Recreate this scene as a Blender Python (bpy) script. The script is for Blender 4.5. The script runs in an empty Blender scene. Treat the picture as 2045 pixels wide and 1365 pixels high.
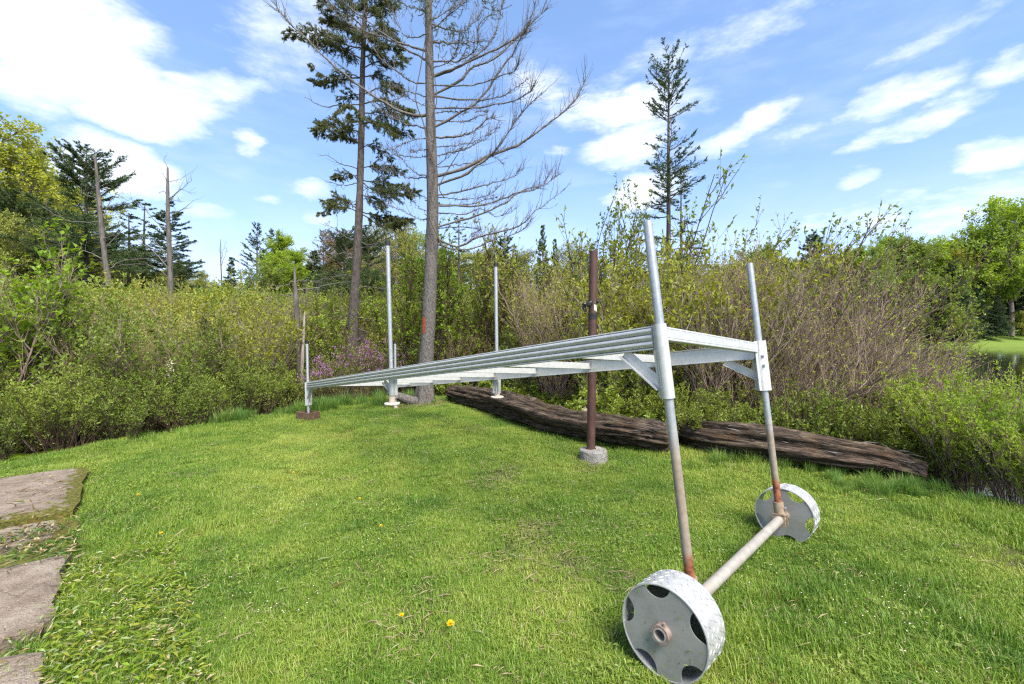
import bpy, bmesh, math, random
import numpy as np
from mathutils import Vector, Matrix

scene = bpy.context.scene
COL = scene.collection
R = math.radians
F, CX, HY, EYE = 908.9, 1022.5, 666.0, 1.56      # focal length and horizon of the lens in photo pixels, eye height

# ------------------------------------------------------------------ camera
cam = bpy.data.cameras.new('camera')
cam.lens, cam.sensor_width = 16.0, 36.0
cam.shift_y = (HY - 682.5) / 2045.0
cam.clip_start, cam.clip_end = 0.05, 2000
camo = bpy.data.objects.new('camera', cam)
COL.objects.link(camo)
camo.location, camo.rotation_euler = (0, 0, EYE), (R(90), 0, 0)
scene.camera = camo

# ------------------------------------------------------------------ colour management, render
vs = scene.view_settings
vs.view_transform, vs.look, vs.gamma, vs.exposure = 'Standard', 'None', 1.0, 1.34
vs.use_curve_mapping = False
scene.render.engine = 'CYCLES'
cy = scene.cycles
cy.max_bounces, cy.diffuse_bounces, cy.glossy_bounces, cy.transmission_bounces, cy.transparent_max_bounces = 7, 4, 3, 5, 6
cy.use_denoising = False
cy.filter_width = 1.25
cy.sample_clamp_indirect = 6.0

# ------------------------------------------------------------------ node helpers
class NT:
    def __init__(s, tree): s.t, s.n, s.l = tree, tree.nodes, tree.links
    def node(s, kind, **kw):
        nd = s.n.new(kind)
        for k, v in kw.items(): setattr(nd, k, v)
        return nd
    def put(s, sock, v):
        if isinstance(v, bpy.types.NodeSocket): s.l.new(v, sock)
        else: sock.default_value = v
    def m(s, op, a, b=None, c=None, clamp=False):
        nd = s.node('ShaderNodeMath', operation=op, use_clamp=clamp)
        for i, v in enumerate((a, b, c)):
            if v is not None: s.put(nd.inputs[i], v)
        return nd.outputs[0]
    def vm(s, op, a, b=None):
        nd = s.node('ShaderNodeVectorMath', operation=op)
        s.put(nd.inputs[0], a)
        if b is not None: s.put(nd.inputs[3 if op == 'SCALE' else 1], b)
        return nd.outputs['Value'] if op in ('LENGTH', 'DOT_PRODUCT') else nd.outputs[0]
    def noise(s, vec, scale, detail=3, rough=.55, dist=0, out='Fac'):
        nd = s.node('ShaderNodeTexNoise')
        if vec is not None: s.put(nd.inputs['Vector'], vec)
        nd.inputs['Scale'].default_value, nd.inputs['Detail'].default_value = scale, detail
        nd.inputs['Roughness'].default_value, nd.inputs['Distortion'].default_value = rough, dist
        return nd.outputs[out]
    def ramp(s, fac, stops, interp='LINEAR'):
        nd = s.node('ShaderNodeValToRGB')
        s.put(nd.inputs[0], fac)
        cr = nd.color_ramp; cr.interpolation = interp
        while len(cr.elements) < len(stops): cr.elements.new(.5)
        for e, (p, c) in zip(cr.elements, stops):
            e.position = p; e.color = (c, c, c, 1) if isinstance(c, (int, float)) else (*c, 1)
        return nd.outputs[0]
    def sstep(s, v, a, b):
        nd = s.node('ShaderNodeMapRange', interpolation_type='SMOOTHSTEP')
        s.put(nd.inputs[0], v); nd.inputs[1].default_value = a; nd.inputs[2].default_value = b
        return nd.outputs[0]
    def mix(s, fac, a, b, mode='MIX'):
        nd = s.node('ShaderNodeMix', data_type='RGBA', blend_type=mode)
        s.put(nd.inputs[0], fac)
        for i, v in ((6, a), (7, b)):
            s.put(nd.inputs[i], v if isinstance(v, bpy.types.NodeSocket) else (*v, 1))
        return nd.outputs[2]
    def sep(s, v):
        nd = s.node('ShaderNodeSeparateXYZ'); s.put(nd.inputs[0], v); return nd.outputs
    def comb(s, x, y, z):
        nd = s.node('ShaderNodeCombineXYZ')
        for i, v in enumerate((x, y, z)): s.put(nd.inputs[i], v)
        return nd.outputs[0]

# ------------------------------------------------------------------ sky and sun
SUN_AZ, SUN_EL = 150.0, 52.0       # from +Y clockwise: behind the camera, to its right
world = bpy.data.worlds.new('World'); scene.world = world; world.use_nodes = True
W = NT(world.node_tree); W.n.clear()
sky = W.node('ShaderNodeTexSky', sky_type='NISHITA', sun_disc=False)
sky.sun_elevation, sky.sun_rotation = R(SUN_EL), R(SUN_AZ)
sky.altitude, sky.air_density, sky.dust_density, sky.ozone_density = 1200, 0.75, 0.0, 2.0
tc = W.node('ShaderNodeTexCoord').outputs['Generated']
d_ = W.vm('NORMALIZE', tc)
dx, dy, dz = W.sep(d_)
az = W.m('ARCTAN2', dx, dy)
el = W.m('ARCSINE', dz)
ang = W.comb(az, W.m('MULTIPLY', el, 1.5), dz)
n1 = W.node('ShaderNodeTexNoise'); W.put(n1.inputs['Vector'], ang)
n1.inputs['Scale'].default_value, n1.inputs['Detail'].default_value, n1.inputs['Roughness'].default_value = 5.5, 8, .6
nc = W.sep(n1.outputs['Color'])
azw = W.m('ADD', az, W.m('MULTIPLY', W.m('SUBTRACT', nc[0], .5), .11))
elw = W.m('ADD', el, W.m('MULTIPLY', W.m('SUBTRACT', nc[1], .5), .09))
fine = W.noise(W.comb(W.m('MULTIPLY', az, .62), W.m('MULTIPLY', el, 1.5), dz), 15, 8, .66)
CLOUDS = [(120, 60, 260, 130, 0, 1.25), (190, 140, 200, 90, 0, 1.2), (290, 200, 210, 52, 0, 1.1), (80, 170, 130, 75, 0, 1.25), (240, 235, 130, 45, 0, 1.1), (430, 190, 110, 34, 6, .85), (515, 182, 50, 20, 18, .7), (560, 60, 100, 130, -30, .5),
          (230, 345, 150, 62, -4, 1.2), (400, 425, 75, 22, 0, .75), (488, 288, 30, 22, 0, .7), (622, 378, 48, 26, 0, .8), (525, 400, 32, 12, 0, .5),
          (650, 442, 46, 22, 0, .65), (1090, 165, 70, 45, 0, .6), (1250, 215, 160, 40, 0, .9), (1250, 290, 95, 55, 10, 1.0), (1460, 265, 130, 28, 16, .95),
          (1350, 135, 50, 32, 20, .6), (1790, 190, 140, 34, 6, .9), (1820, 245, 150, 26, 13, .9), (1990, 310, 110, 46, 10, 1.0), (1950, 400, 200, 40, 8, .75),
          (1715, 352, 44, 18, 10, .6), (1290, 385, 90, 46, 18, .95), (2020, 130, 70, 22, 14, .6), (1590, 255, 70, 18, 5, .5), (1115, 297, 24, 14, 0, .5),
          (1680, 440, 170, 34, 4, .5), (1400, 95, 300, 40, 6, .3), (1900, 60, 200, 26, 16, .35)]
dens = None
for px, py, rx, ry, tilt, wgt in CLOUDS:
    X, Z = (px - CX) / F, (HY - py) / F
    a0, e0 = math.atan(X), math.atan2(Z, math.hypot(1, X))
    ra, rb = rx / F / (1 + X * X), ry / F / (1 + X * X) ** .5 * (math.cos(e0) ** 2)
    ct, st = math.cos(R(tilt)), math.sin(R(tilt))
    u, v = W.m('SUBTRACT', azw, a0), W.m('SUBTRACT', elw, e0)
    p = W.m('ADD', W.m('MULTIPLY', u, ct / ra), W.m('MULTIPLY', v, st / ra))
    q = W.m('ADD', W.m('MULTIPLY', u, -st / rb), W.m('MULTIPLY', v, ct / rb))
    r2 = W.m('ADD', W.m('MULTIPLY', p, p), W.m('MULTIPLY', q, q))
    b = W.m('MULTIPLY', W.m('SUBTRACT', 1.25, r2), wgt)
    dens = b if dens is None else W.m('MAXIMUM', dens, b)
# the rest of the sky, outside these clouds: the same broken cumulus
plan = W.vm('DIVIDE', d_, W.comb(*[W.m('ADD', W.m('MAXIMUM', dz, 0), .12)] * 3))
oth = W.m('MULTIPLY', W.m('SUBTRACT', W.noise(plan, 1.1, 5, .55), .44), 5.0)
away = W.m('MAXIMUM', W.sstep(W.m('ABSOLUTE', az), .95, 1.25), W.sstep(el, .72, .95))
dens = W.m('MAXIMUM', dens, W.m('SUBTRACT', oth, W.m('MULTIPLY', W.m('SUBTRACT', 1, away), 9)))
dens = W.m('ADD', dens, W.m('MULTIPLY', W.m('SUBTRACT', fine, .5), 2.6))
cover = W.sstep(dens, -.2, 1.6)
veil = W.m('MULTIPLY', W.sstep(W.noise(W.comb(W.m('MULTIPLY', az, .6), W.m('MULTIPLY', el, 2.2), 0), 4, 6, .6), .45, .8), .26)
low = W.m('MULTIPLY', W.m('SUBTRACT', 1, W.sstep(el, -.04, .38)), .55)
cover = W.m('MAXIMUM', W.m('MAXIMUM', cover, veil), low)
shade = W.noise(ang, 7, 4)
ccol = W.ramp(shade, [(.3, (.66, .76, .95)), (.62, (.97, .985, 1.0))])
bg1, bg2 = W.node('ShaderNodeBackground'), W.node('ShaderNodeBackground')
gm = W.node('ShaderNodeGamma'); W.put(gm.inputs[0], sky.outputs[0]); gm.inputs[1].default_value = .55      # the photograph's own compressed tones
W.put(bg1.inputs[0], W.mix(1.0, gm.outputs[0], (1.0, 1.27, 1.66), 'MULTIPLY')); bg1.inputs[1].default_value = 0.15
W.put(bg2.inputs[0], ccol); bg2.inputs[1].default_value = 0.60
ms = W.node('ShaderNodeMixShader'); W.put(ms.inputs[0], cover)
W.l.new(bg1.outputs[0], ms.inputs[1]); W.l.new(bg2.outputs[0], ms.inputs[2])
wo = W.node('ShaderNodeOutputWorld'); W.l.new(ms.outputs[0], wo.inputs[0])

sl = bpy.data.lights.new('sun', 'SUN'); sl.energy, sl.angle, sl.color = 4.1, R(30), (1, .95, .87)
so = bpy.data.objects.new('sun', sl); COL.objects.link(so)
so.location = (8, -14, 30)
sd = Vector((math.sin(R(SUN_AZ)) * math.cos(R(SUN_EL)), math.cos(R(SUN_AZ)) * math.cos(R(SUN_EL)), math.sin(R(SUN_EL))))
so.rotation_euler = sd.to_track_quat('Z', 'Y').to_euler()

# ------------------------------------------------------------------ materials
def mat(name):
    m = bpy.data.materials.new(name); m.use_nodes = True
    t = NT(m.node_tree); t.n.clear()
    out = t.node('ShaderNodeOutputMaterial')
    return m, t, out
def bsdf(t, out, col, rough=.6, metal=0.0, spec=.4, bump=None, bstr=.3, bdist=.01):
    p = t.node('ShaderNodeBsdfPrincipled')
    t.put(p.inputs['Base Color'], col if isinstance(col, bpy.types.NodeSocket) else (*col, 1))
    t.put(p.inputs['Roughness'], rough); t.put(p.inputs['Metallic'], metal)
    p.inputs['Specular IOR Level'].default_value = spec
    if bump is not None:
        b = t.node('ShaderNodeBump'); b.inputs['Strength'].default_value = bstr; b.inputs['Distance'].default_value = bdist
        t.put(b.inputs['Height'], bump); t.l.new(b.outputs[0], p.inputs['Normal'])
    if out is not None: t.l.new(p.outputs[0], out.inputs[0])
    return p
def pos(t): return t.node('ShaderNodeNewGeometry').outputs['Position']
def ocoord(t): return t.node('ShaderNodeTexCoord').outputs['Object']

def leaf_mat(name, cols, trans=.4, rough=.5, spec=.35, wide=1.0):
    """each leaf takes its own shade out of cols; the plants differ a little from one another"""
    m, t, out = mat(name)
    g = t.node('ShaderNodeNewGeometry')
    rnd = g.outputs['Random Per Island']
    orn = t.node('ShaderNodeObjectInfo').outputs['Random']
    f = t.m('ADD', t.m('MULTIPLY', rnd, .5), t.m('MULTIPLY', orn, .5))
    big = t.noise(g.outputs['Position'], 1.3, 2)
    f = t.m('ADD', f, t.m('MULTIPLY', t.m('SUBTRACT', big, .5), .7 * wide), clamp=True)
    col = t.ramp(f, [(i / (len(cols) - 1), c) for i, c in enumerate(cols)])
    p = bsdf(t, None, col, rough, 0, spec)
    tr = t.node('ShaderNodeBsdfTranslucent')
    t.put(tr.inputs[0], t.mix(1.0, col, (1.0, .95, .55), 'MULTIPLY'))
    mx = t.node('ShaderNodeMixShader'); mx.inputs[0].default_value = trans
    t.l.new(p.outputs[0], mx.inputs[1]); t.l.new(tr.outputs[0], mx.inputs[2]); t.l.new(mx.outputs[0], out.inputs[0])
    return m
def bark_mat(name, a, b, scale=20, stretch=.25, bstr=.6, lichen=None):
    m, t, out = mat(name)
    c = ocoord(t); x, y, z = t.sep(c)
    v = t.comb(x, y, t.m('MULTIPLY', z, stretch))
    n = t.noise(v, scale, 6, .65, .4)
    col = t.ramp(n, [(.32, a), (.68, b)])
    if lichen:
        l = t.sstep(t.noise(c, scale * 1.3, 4, .7), .57, .68)
        col = t.mix(t.m('MULTIPLY', l, .7), col, lichen)
    bsdf(t, out, col, .9, 0, .15, n, bstr, .02)
    return m

M = {}
M['bark_hero'] = bark_mat('spruce_bark_lichen', (.04, .034, .031), (.165, .15, .138), 34, .6, 1.0, (.27, .275, .245))
M['bark_branch'] = bark_mat('dead_branch_bark', (.07, .06, .053), (.185, .168, .15), 22, .8, .5, (.26, .265, .23))
M['bark_dark'] = bark_mat('spruce_bark', (.04, .033, .03), (.135, .112, .098), 24, .4, .8)
M['bark_snag'] = bark_mat('weathered_snag', (.05, .043, .038), (.165, .145, .13), 14, .2, .7)
M['bark_pale'] = bark_mat('bleached_wood', (.15, .115, .095), (.36, .31, .265), 18, .2, .6)
M['bark_birch'] = bark_mat('birch_bark', (.30, .28, .26), (.62, .60, .56), 6, 2.5, .2)
M['twig_brown'] = bark_mat('brown_twigs', (.12, .085, .065), (.30, .225, .18), 9, 1, .2)
M['twig_dark'] = bark_mat('dark_twigs', (.035, .024, .018), (.12, .08, .06), 9, 1, .2)
M['twig_grey'] = bark_mat('grey_twigs', (.12, .10, .085), (.28, .24, .20), 9, 1, .2)
M['needle_dark'] = leaf_mat('dark_needles', [(.03, .055, .016), (.055, .092, .025), (.10, .145, .04)], .18, .55)
M['needle_olive'] = leaf_mat('olive_needles', [(.055, .068, .022), (.105, .128, .036), (.18, .19, .065)], .25, .55)
M['needle_far'] = leaf_mat('far_needles', [(.035, .065, .026), (.058, .10, .036), (.09, .14, .048)], .15, .6)
M['leaf_lime'] = leaf_mat('spring_leaves_lime', [(.16, .28, .02), (.27, .40, .034), (.39, .49, .06)], .55)
M['leaf_yellow'] = leaf_mat('spring_leaves_yellow', [(.21, .235, .022), (.33, .35, .038), (.43, .43, .06)], .48)
M['leaf_bright'] = leaf_mat('bright_yellow_green_leaves', [(.24, .29, .03), (.38, .42, .045), (.50, .50, .08)], .5)
M['leaf_olive'] = leaf_mat('olive_leaves', [(.14, .18, .028), (.245, .29, .045), (.35, .36, .07), (.42, .38, .08)], .42)
M['leaf_green'] = leaf_mat('fresh_green_leaves', [(.11, .17, .022), (.20, .275, .038), (.32, .38, .06)], .45)
M['leaf_deep'] = leaf_mat('deep_green_leaves', [(.04, .085, .016), (.075, .14, .025), (.12, .19, .035)], .35)
M['leaf_bog'] = leaf_mat('bog_shrub_leaves', [(.14, .185, .025), (.245, .305, .04), (.36, .43, .07)], .42, .42, .5)
M['leaf_rust'] = leaf_mat('rusty_spring_leaves', [(.15, .09, .03), (.22, .13, .045), (.24, .20, .06)], .35)
M['leaf_grey'] = leaf_mat('pale_green_leaves', [(.20, .27, .11), (.28, .36, .16), (.36, .42, .22)], .35)
M['petal'] = leaf_mat('purple_petals', [(.27, .10, .25), (.37, .17, .35), (.48, .28, .45)], .4)
M['petal_white'] = leaf_mat('pale_petals', [(.6, .5, .42), (.7, .62, .5), (.75, .7, .62)], .3)
M['dandelion'] = leaf_mat('dandelion_yellow', [(.80, .50, .004), (.88, .62, .008), (.92, .72, .02)], .2)
M['grass'] = None

def grass_mat(name, cols, trans=.35):
    m, t, out = mat(name)
    g = t.node('ShaderNodeNewGeometry')
    P_ = g.outputs['Position']
    big = t.noise(P_, .55, 3, .6)
    mid = t.noise(P_, 2.6, 3, .6)
    f = t.m('ADD', t.m('MULTIPLY', g.outputs['Random Per Island'], .55), t.m('MULTIPLY', t.m('SUBTRACT', big, .5), 2.2))
    f = t.m('ADD', f, t.m('MULTIPLY', t.m('SUBTRACT', mid, .5), 1.1))
    f = t.m('ADD', f, .30, clamp=True)
    col = t.ramp(f, [(i / (len(cols) - 1), c) for i, c in enumerate(cols)])
    dry = t.m('GREATER_THAN', t.m('FRACT', t.m('MULTIPLY', g.outputs['Random Per Island'], 37.7)), .955)
    col = t.mix(dry, col, (.42, .36, .19))
    p = bsdf(t, None, col, .5, 0, .35)
    tr = t.node('ShaderNodeBsdfTranslucent'); t.put(tr.inputs[0], t.mix(1.0, col, (1, .96, .5), 'MULTIPLY'))
    mx = t.node('ShaderNodeMixShader'); mx.inputs[0].default_value = trans
    t.l.new(p.outputs[0], mx.inputs[1]); t.l.new(tr.outputs[0], mx.inputs[2]); t.l.new(mx.outputs[0], out.inputs[0])
    return m
M['grass'] = grass_mat('lawn_grass', [(.066, .145, .018), (.128, .235, .028), (.215, .32, .042), (.335, .385, .075)])
M['sedge'] = grass_mat('tall_sedge', [(.06, .15, .03), (.11, .22, .035), (.2, .3, .05)])

def ground_mat():
    m, t, out = mat('ground_soil_and_thatch')
    P_ = pos(t)
    at = t.node('ShaderNodeAttribute', attribute_name='lawn').outputs['Fac']
    n = t.noise(P_, 9, 6, .65); n2 = t.noise(P_, 60, 4, .7)
    mud = t.ramp(n, [(.3, (.022, .016, .011)), (.7, (.075, .055, .038))])
    litter = t.sstep(n2, .55, .7)
    mud = t.mix(t.m('MULTIPLY', litter, .55), mud, (.17, .12, .08))
    th = t.ramp(t.noise(P_, 30, 5, .7), [(.3, (.07, .085, .022)), (.55, (.13, .15, .04)), (.75, (.24, .20, .10))])
    col = t.mix(at, mud, th)
    far = t.node('ShaderNodeAttribute', attribute_name='bank').outputs['Fac']
    col = t.mix(far, col, t.ramp(n, [(.3, (.11, .19, .03)), (.7, (.19, .26, .05))]))
    bsdf(t, out, col, .95, 0, .1, t.m('ADD', n, n2), .8, .03)
    return m
M['ground'] = ground_mat()
def water_mat():
    m, t, out = mat('dark_pond_water')
    P_ = pos(t)
    n = t.noise(P_, 3, 3); 
    bsdf(t, out, (.012, .012, .009), .04, 0, .5, n, .06, .05)
    return m
M['water'] = water_mat()

def metal_mat(name, a, b, rough, metal, scale=30, bstr=.05, streak=1.0, dirt=None):
    m, t, out = mat(name)
    c = ocoord(t); x, y, z = t.sep(c)
    v = t.comb(x, y, t.m('MULTIPLY', z, streak))
    n = t.noise(v, scale, 5, .65)
    col = t.ramp(n, [(.3, a), (.7, b)])
    if dirt:
        dn = t.sstep(t.noise(c, 7, 6, .75), .54, .74)
        sp = t.sstep(t.noise(c, 75, 3, .7), .60, .68)
        col = t.mix(t.m('MAXIMUM', t.m('MULTIPLY', dn, .55), t.m('MULTIPLY', sp, .25)), col, dirt)
    rg = t.m('ADD', rough - .1, t.m('MULTIPLY', n, .2))
    bsdf(t, out, col, rg, metal, .5, n, bstr, .005)
    return m
M['alu'] = metal_mat('mill_aluminium', (.45, .45, .43), (.57, .57, .55), .42, .4, 22, .05)
M['alu_dull'] = metal_mat('weathered_aluminium', (.40, .40, .375), (.50, .50, .47), .5, .35, 16, .05)
M['plate'] = metal_mat('aluminium_tread_plate', (.33, .33, .325), (.46, .46, .455), .5, .4, 16, .1, 1, (.24, .20, .16))
M['disc'] = metal_mat('grey_wheel_disc', (.20, .198, .185), (.31, .308, .29), .6, .3, 7, .12, 1, (.15, .105, .07))
M['galv'] = metal_mat('galvanised_pipe', (.32, .335, .345), (.46, .475, .485), .42, .6, 38, .05)
M['bolt'] = metal_mat('zinc_bolt', (.3, .3, .3), (.5, .5, .5), .4, .8)
M['clamp'] = metal_mat('rusty_beige_clamp', (.22, .14, .085), (.34, .28, .20), .7, .2, 25, .2, 1, (.28, .11, .04))
M['axle'] = metal_mat('dirty_galvanised_axle', (.25, .225, .19), (.36, .335, .30), .6, .25, 14, .1, 1, (.36, .19, .10))
M['rust_tube'] = metal_mat('brown_steel_pipe', (.045, .022, .018), (.095, .045, .035), .65, .25, 30, .25, .3, (.19, .075, .035))
M['rust_hub'] = metal_mat('rusty_hub', (.15, .095, .075), (.29, .235, .205), .7, .3, 40, .3)

def leg_mat(name, mud_top, mud_bot, rust_top):
    """zinc grey pipe stained with dried mud and rusted towards its foot; 'along' is metres up from the foot"""
    m, t, out = mat(name)
    c = ocoord(t)
    a = t.node('ShaderNodeAttribute', attribute_name='along').outputs['Fac']
    n = t.noise(c, 34, 5, .65); nb = t.noise(c, 7, 4, .6)
    al = t.m('ADD', a, t.m('MULTIPLY', t.m('SUBTRACT', nb, .5), .22))
    z = t.ramp(n, [(.3, (.30, .315, .325)), (.7, (.45, .465, .475))])
    mud = t.ramp(n, [(.3, (.17, .135, .10)), (.7, (.25, .205, .16))])
    rust = t.ramp(t.noise(c, 22, 5, .7), [(.35, (.07, .02, .012)), (.5, (.19, .06, .025)), (.68, (.30, .105, .04))])
    km = t.m('SUBTRACT', 1, t.sstep(al, mud_bot, mud_top))
    kr = t.m('SUBTRACT', 1, t.sstep(al, rust_top - .05, rust_top + .03))
    col = t.mix(km, z, mud); col = t.mix(kr, col, rust)
    me = t.m('MULTIPLY', t.m('SUBTRACT', 1, t.m('MAXIMUM', km, kr)), .6)
    bsdf(t, out, col, t.m('ADD', .42, t.m('MULTIPLY', t.m('MAXIMUM', km, kr), .35)), me, .5, n, .1, .005)
    return m
M['leg_near'] = leg_mat('stained_leg_pipe', .93, .66, .24)
M['leg_far'] = leg_mat('stained_leg_pipe_b', .80, .58, .30)

def plain(name, col, rough=.6, scale=20, var=.25, bstr=.2, spec=.4):
    m, t, out = mat(name)
    c = ocoord(t); n = t.noise(c, scale, 5, .65)
    lo = tuple(x * (1 - var) for x in col); hi = tuple(min(1, x * (1 + var)) for x in col)
    bsdf(t, out, t.ramp(n, [(.3, lo), (.7, hi)]), rough, 0, spec, n, bstr, .01)
    return m
M['cap'] = plain('black_plastic_cap', (.012, .012, .013), .5)
M['tape'] = plain('black_tape', (.02, .02, .021), .45, 40, .4)
M['rag_white'] = plain('white_scrap', (.62, .60, .56), .8)
M['pad'] = plain('beige_foot_sleeve', (.50, .40, .32), .6, 15, .12)
M['pad_plate'] = plain('off_white_foot_plate', (.62, .58, .50), .6, 15, .15)
M['timber'] = plain('dark_stained_board', (.10, .06, .035), .85, 14, .5, .5)
M['vine'] = plain('vine_stem', (.075, .06, .045), .9, 30, .4)
M['scar'] = plain('red_bark_wound', (.22, .05, .025), .9, 25, .4, .6)

def concrete_mat(name, moss_edge):
    m, t, out = mat(name)
    c = ocoord(t)
    n = t.noise(c, 5, 6, .65); n2 = t.noise(c, 90, 3, .7); n3 = t.noise(c, 2.2, 4, .6)
    col = t.ramp(n, [(.28, (.135, .10, .072) if moss_edge else (.17, .16, .145)), (.5, (.225, .175, .132) if moss_edge else (.27, .255, .235)), (.72, (.32, .265, .21) if moss_edge else (.37, .355, .33))])
    col = t.mix(t.m('MULTIPLY', t.sstep(n2, .52, .64), .65), col, (.09, .078, .066))
    col = t.mix(t.m('MULTIPLY', t.sstep(t.noise(c, 130, 2, .6), .60, .70), .7), col, (.42, .40, .36))
    col = t.mix(t.m('MULTIPLY', t.sstep(n2, .30, .38), -.25), col, (.6, .57, .5)) if False else col
    crack = t.m('ABSOLUTE', t.m('SUBTRACT', t.noise(c, 1.6, 5, .6, .5), .5))
    col = t.mix(t.m('MULTIPLY', t.m('SUBTRACT', 1, t.sstep(crack, .002, .016)), .6), col, (.11, .085, .06))
    if moss_edge:
        a = t.node('ShaderNodeAttribute', attribute_name='edge').outputs['Fac']
        k = t.sstep(t.m('ADD', a, t.m('MULTIPLY', t.m('SUBTRACT', t.noise(c, 11, 6, .7), .5), 1.5)), .55, .72)
        moss = t.ramp(t.noise(c, 40, 4, .7), [(.3, (.04, .034, .012)), (.5, (.095, .09, .018)), (.7, (.18, .17, .03))])
        col = t.mix(k, col, moss)
    bsdf(t, out, col, .92, 0, .2, t.m('ADD', n2, t.m('MULTIPLY', n, 1.5)), .8, .02)
    return m
M['slab'] = concrete_mat('mossy_concrete', True)
M['footing'] = concrete_mat('footing_concrete', False)

def log_mat():
    m, t, out = mat('rotten_log_wood')
    gr = t.node('ShaderNodeAttribute', attribute_name='grain').outputs['Vector']
    x, y, z = t.sep(gr)
    v = t.comb(t.m('MULTIPLY', x, 2.6), t.m('MULTIPLY', y, 26), t.m('MULTIPLY', z, 26))
    n = t.noise(v, 2.0, 8, .72, .5)
    col = t.ramp(n, [(.34, (.008, .006, .005)), (.47, (.045, .033, .025)), (.58, (.11, .083, .063)), (.72, (.24, .20, .165))])
    c = ocoord(t)
    rot = t.sstep(t.noise(c, 3.2, 5, .65), .5, .68)
    col = t.mix(t.m('MULTIPLY', rot, .55), col, t.ramp(n, [(.35, (.02, .011, .006)), (.65, (.13, .07, .035))]))
    ms_ = t.sstep(t.noise(c, 7, 6, .7), .56, .66)
    up = t.m('MAXIMUM', t.sep(t.node('ShaderNodeNewGeometry').outputs['Normal'])[2], 0)
    col = t.mix(t.m('MULTIPLY', ms_, t.m('MULTIPLY', up, .75)), col, (.10, .10, .03))
    bsdf(t, out, col, .95, 0, .1, n, 1.0, .03)
    return m
M['log'] = log_mat()

# ------------------------------------------------------------------ mesh helpers
def P(px, py, d):
    """the place that lies at pixel (px, py) of the photograph, d metres into the scene"""
    return np.array([(px - CX) / F * d, d, EYE - (py - HY) / F * d])
def nrm(v):
    v = np.asarray(v, float); return v / np.maximum(np.linalg.norm(v, axis=-1, keepdims=True), 1e-9)

def make_mesh(name, chunks, mats, attrs=None):
    """chunks: (verts, faces, material index, smooth)"""
    me = bpy.data.meshes.new(name)
    V, L, LS, LT, MI, SM, off, lo = [], [], [], [], [], [], 0, 0
    for c in chunks:
        v, f, mi, sm = c[0], c[1], c[2], c[3]
        if len(v) == 0 or len(f) == 0: continue
        f = np.asarray(f); v = np.asarray(v, float)
        V.append(v); L.append((f + off).ravel()); k = f.shape[1]
        LS.append(lo + np.arange(len(f)) * k); LT.append(np.full(len(f), k))
        MI.append(np.full(len(f), mi)); SM.append(np.full(len(f), sm))
        off += len(v); lo += len(f) * k
    V, L = np.concatenate(V), np.concatenate(L)
    LS, LT, MI, SM = map(np.concatenate, (LS, LT, MI, SM))
    me.vertices.add(len(V)); me.vertices.foreach_set('co', V.astype(np.float32).ravel())
    me.loops.add(len(L)); me.loops.foreach_set('vertex_index', L.astype(np.int32))
    me.polygons.add(len(LS)); me.polygons.foreach_set('loop_start', LS.astype(np.int32)); me.polygons.foreach_set('loop_total', LT.astype(np.int32))
    for m in (mats if isinstance(mats, (list, tuple)) else [mats]): me.materials.append(m)
    me.polygons.foreach_set('material_index', MI.astype(np.int32)); me.polygons.foreach_set('use_smooth', SM.astype(bool))
    if attrs:
        for an, (ty, arr) in attrs.items():
            a = me.attributes.new(an, ty, 'POINT')
            a.data.foreach_set('vector' if ty == 'FLOAT_VECTOR' else 'value', np.asarray(arr, np.float32).ravel())
    me.update(calc_edges=True)
    return me

def tag(o, label, cat=None, group=None, kind=None):
    if label: o['label'] = label
    if cat: o['category'] = cat
    if group: o['group'] = group
    if kind: o['kind'] = kind
    return o
def wloc(o):
    p = Vector((0, 0, 0))
    while o is not None: p += o.location; o = o.parent
    return np.array(p)
def obj(name, me, parent=None, loc=(0, 0, 0), rot=(0, 0, 0), scale=(1, 1, 1)):
    o = bpy.data.objects.new(name, me); COL.objects.link(o)
    o.location, o.rotation_euler, o.scale = loc, rot, scale
    if parent is not None: o.parent = parent
    return o
def part(name, chunks, mats, parent=None, origin=None, attrs=None, bevel=0):
    """chunks in world coordinates; the object's origin is put at origin (default: the middle of its points)"""
    allv = np.concatenate([np.asarray(c[0], float) for c in chunks if len(c[0])])
    og = np.array(origin, float) if origin is not None else (allv.min(0) + allv.max(0)) / 2
    ch = [(np.asarray(c[0], float) - og, c[1], c[2] if len(c) > 2 else 0, c[3] if len(c) > 3 else False) for c in chunks if len(c[0])]
    me = make_mesh(name, ch, mats, attrs)
    o = obj(name, me, parent, og - (wloc(parent) if parent is not None else 0))
    if bevel:
        b = o.modifiers.new('bevel', 'BEVEL'); b.width = bevel; b.segments = 2; b.limit_method = 'ANGLE'
    return o
def thing(name, label, cat, loc=(0, 0, 0), group=None):
    o = bpy.data.objects.new(name, None); COL.objects.link(o)
    o.location = loc; o.empty_display_size = .2
    return tag(o, label, cat, group)

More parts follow.
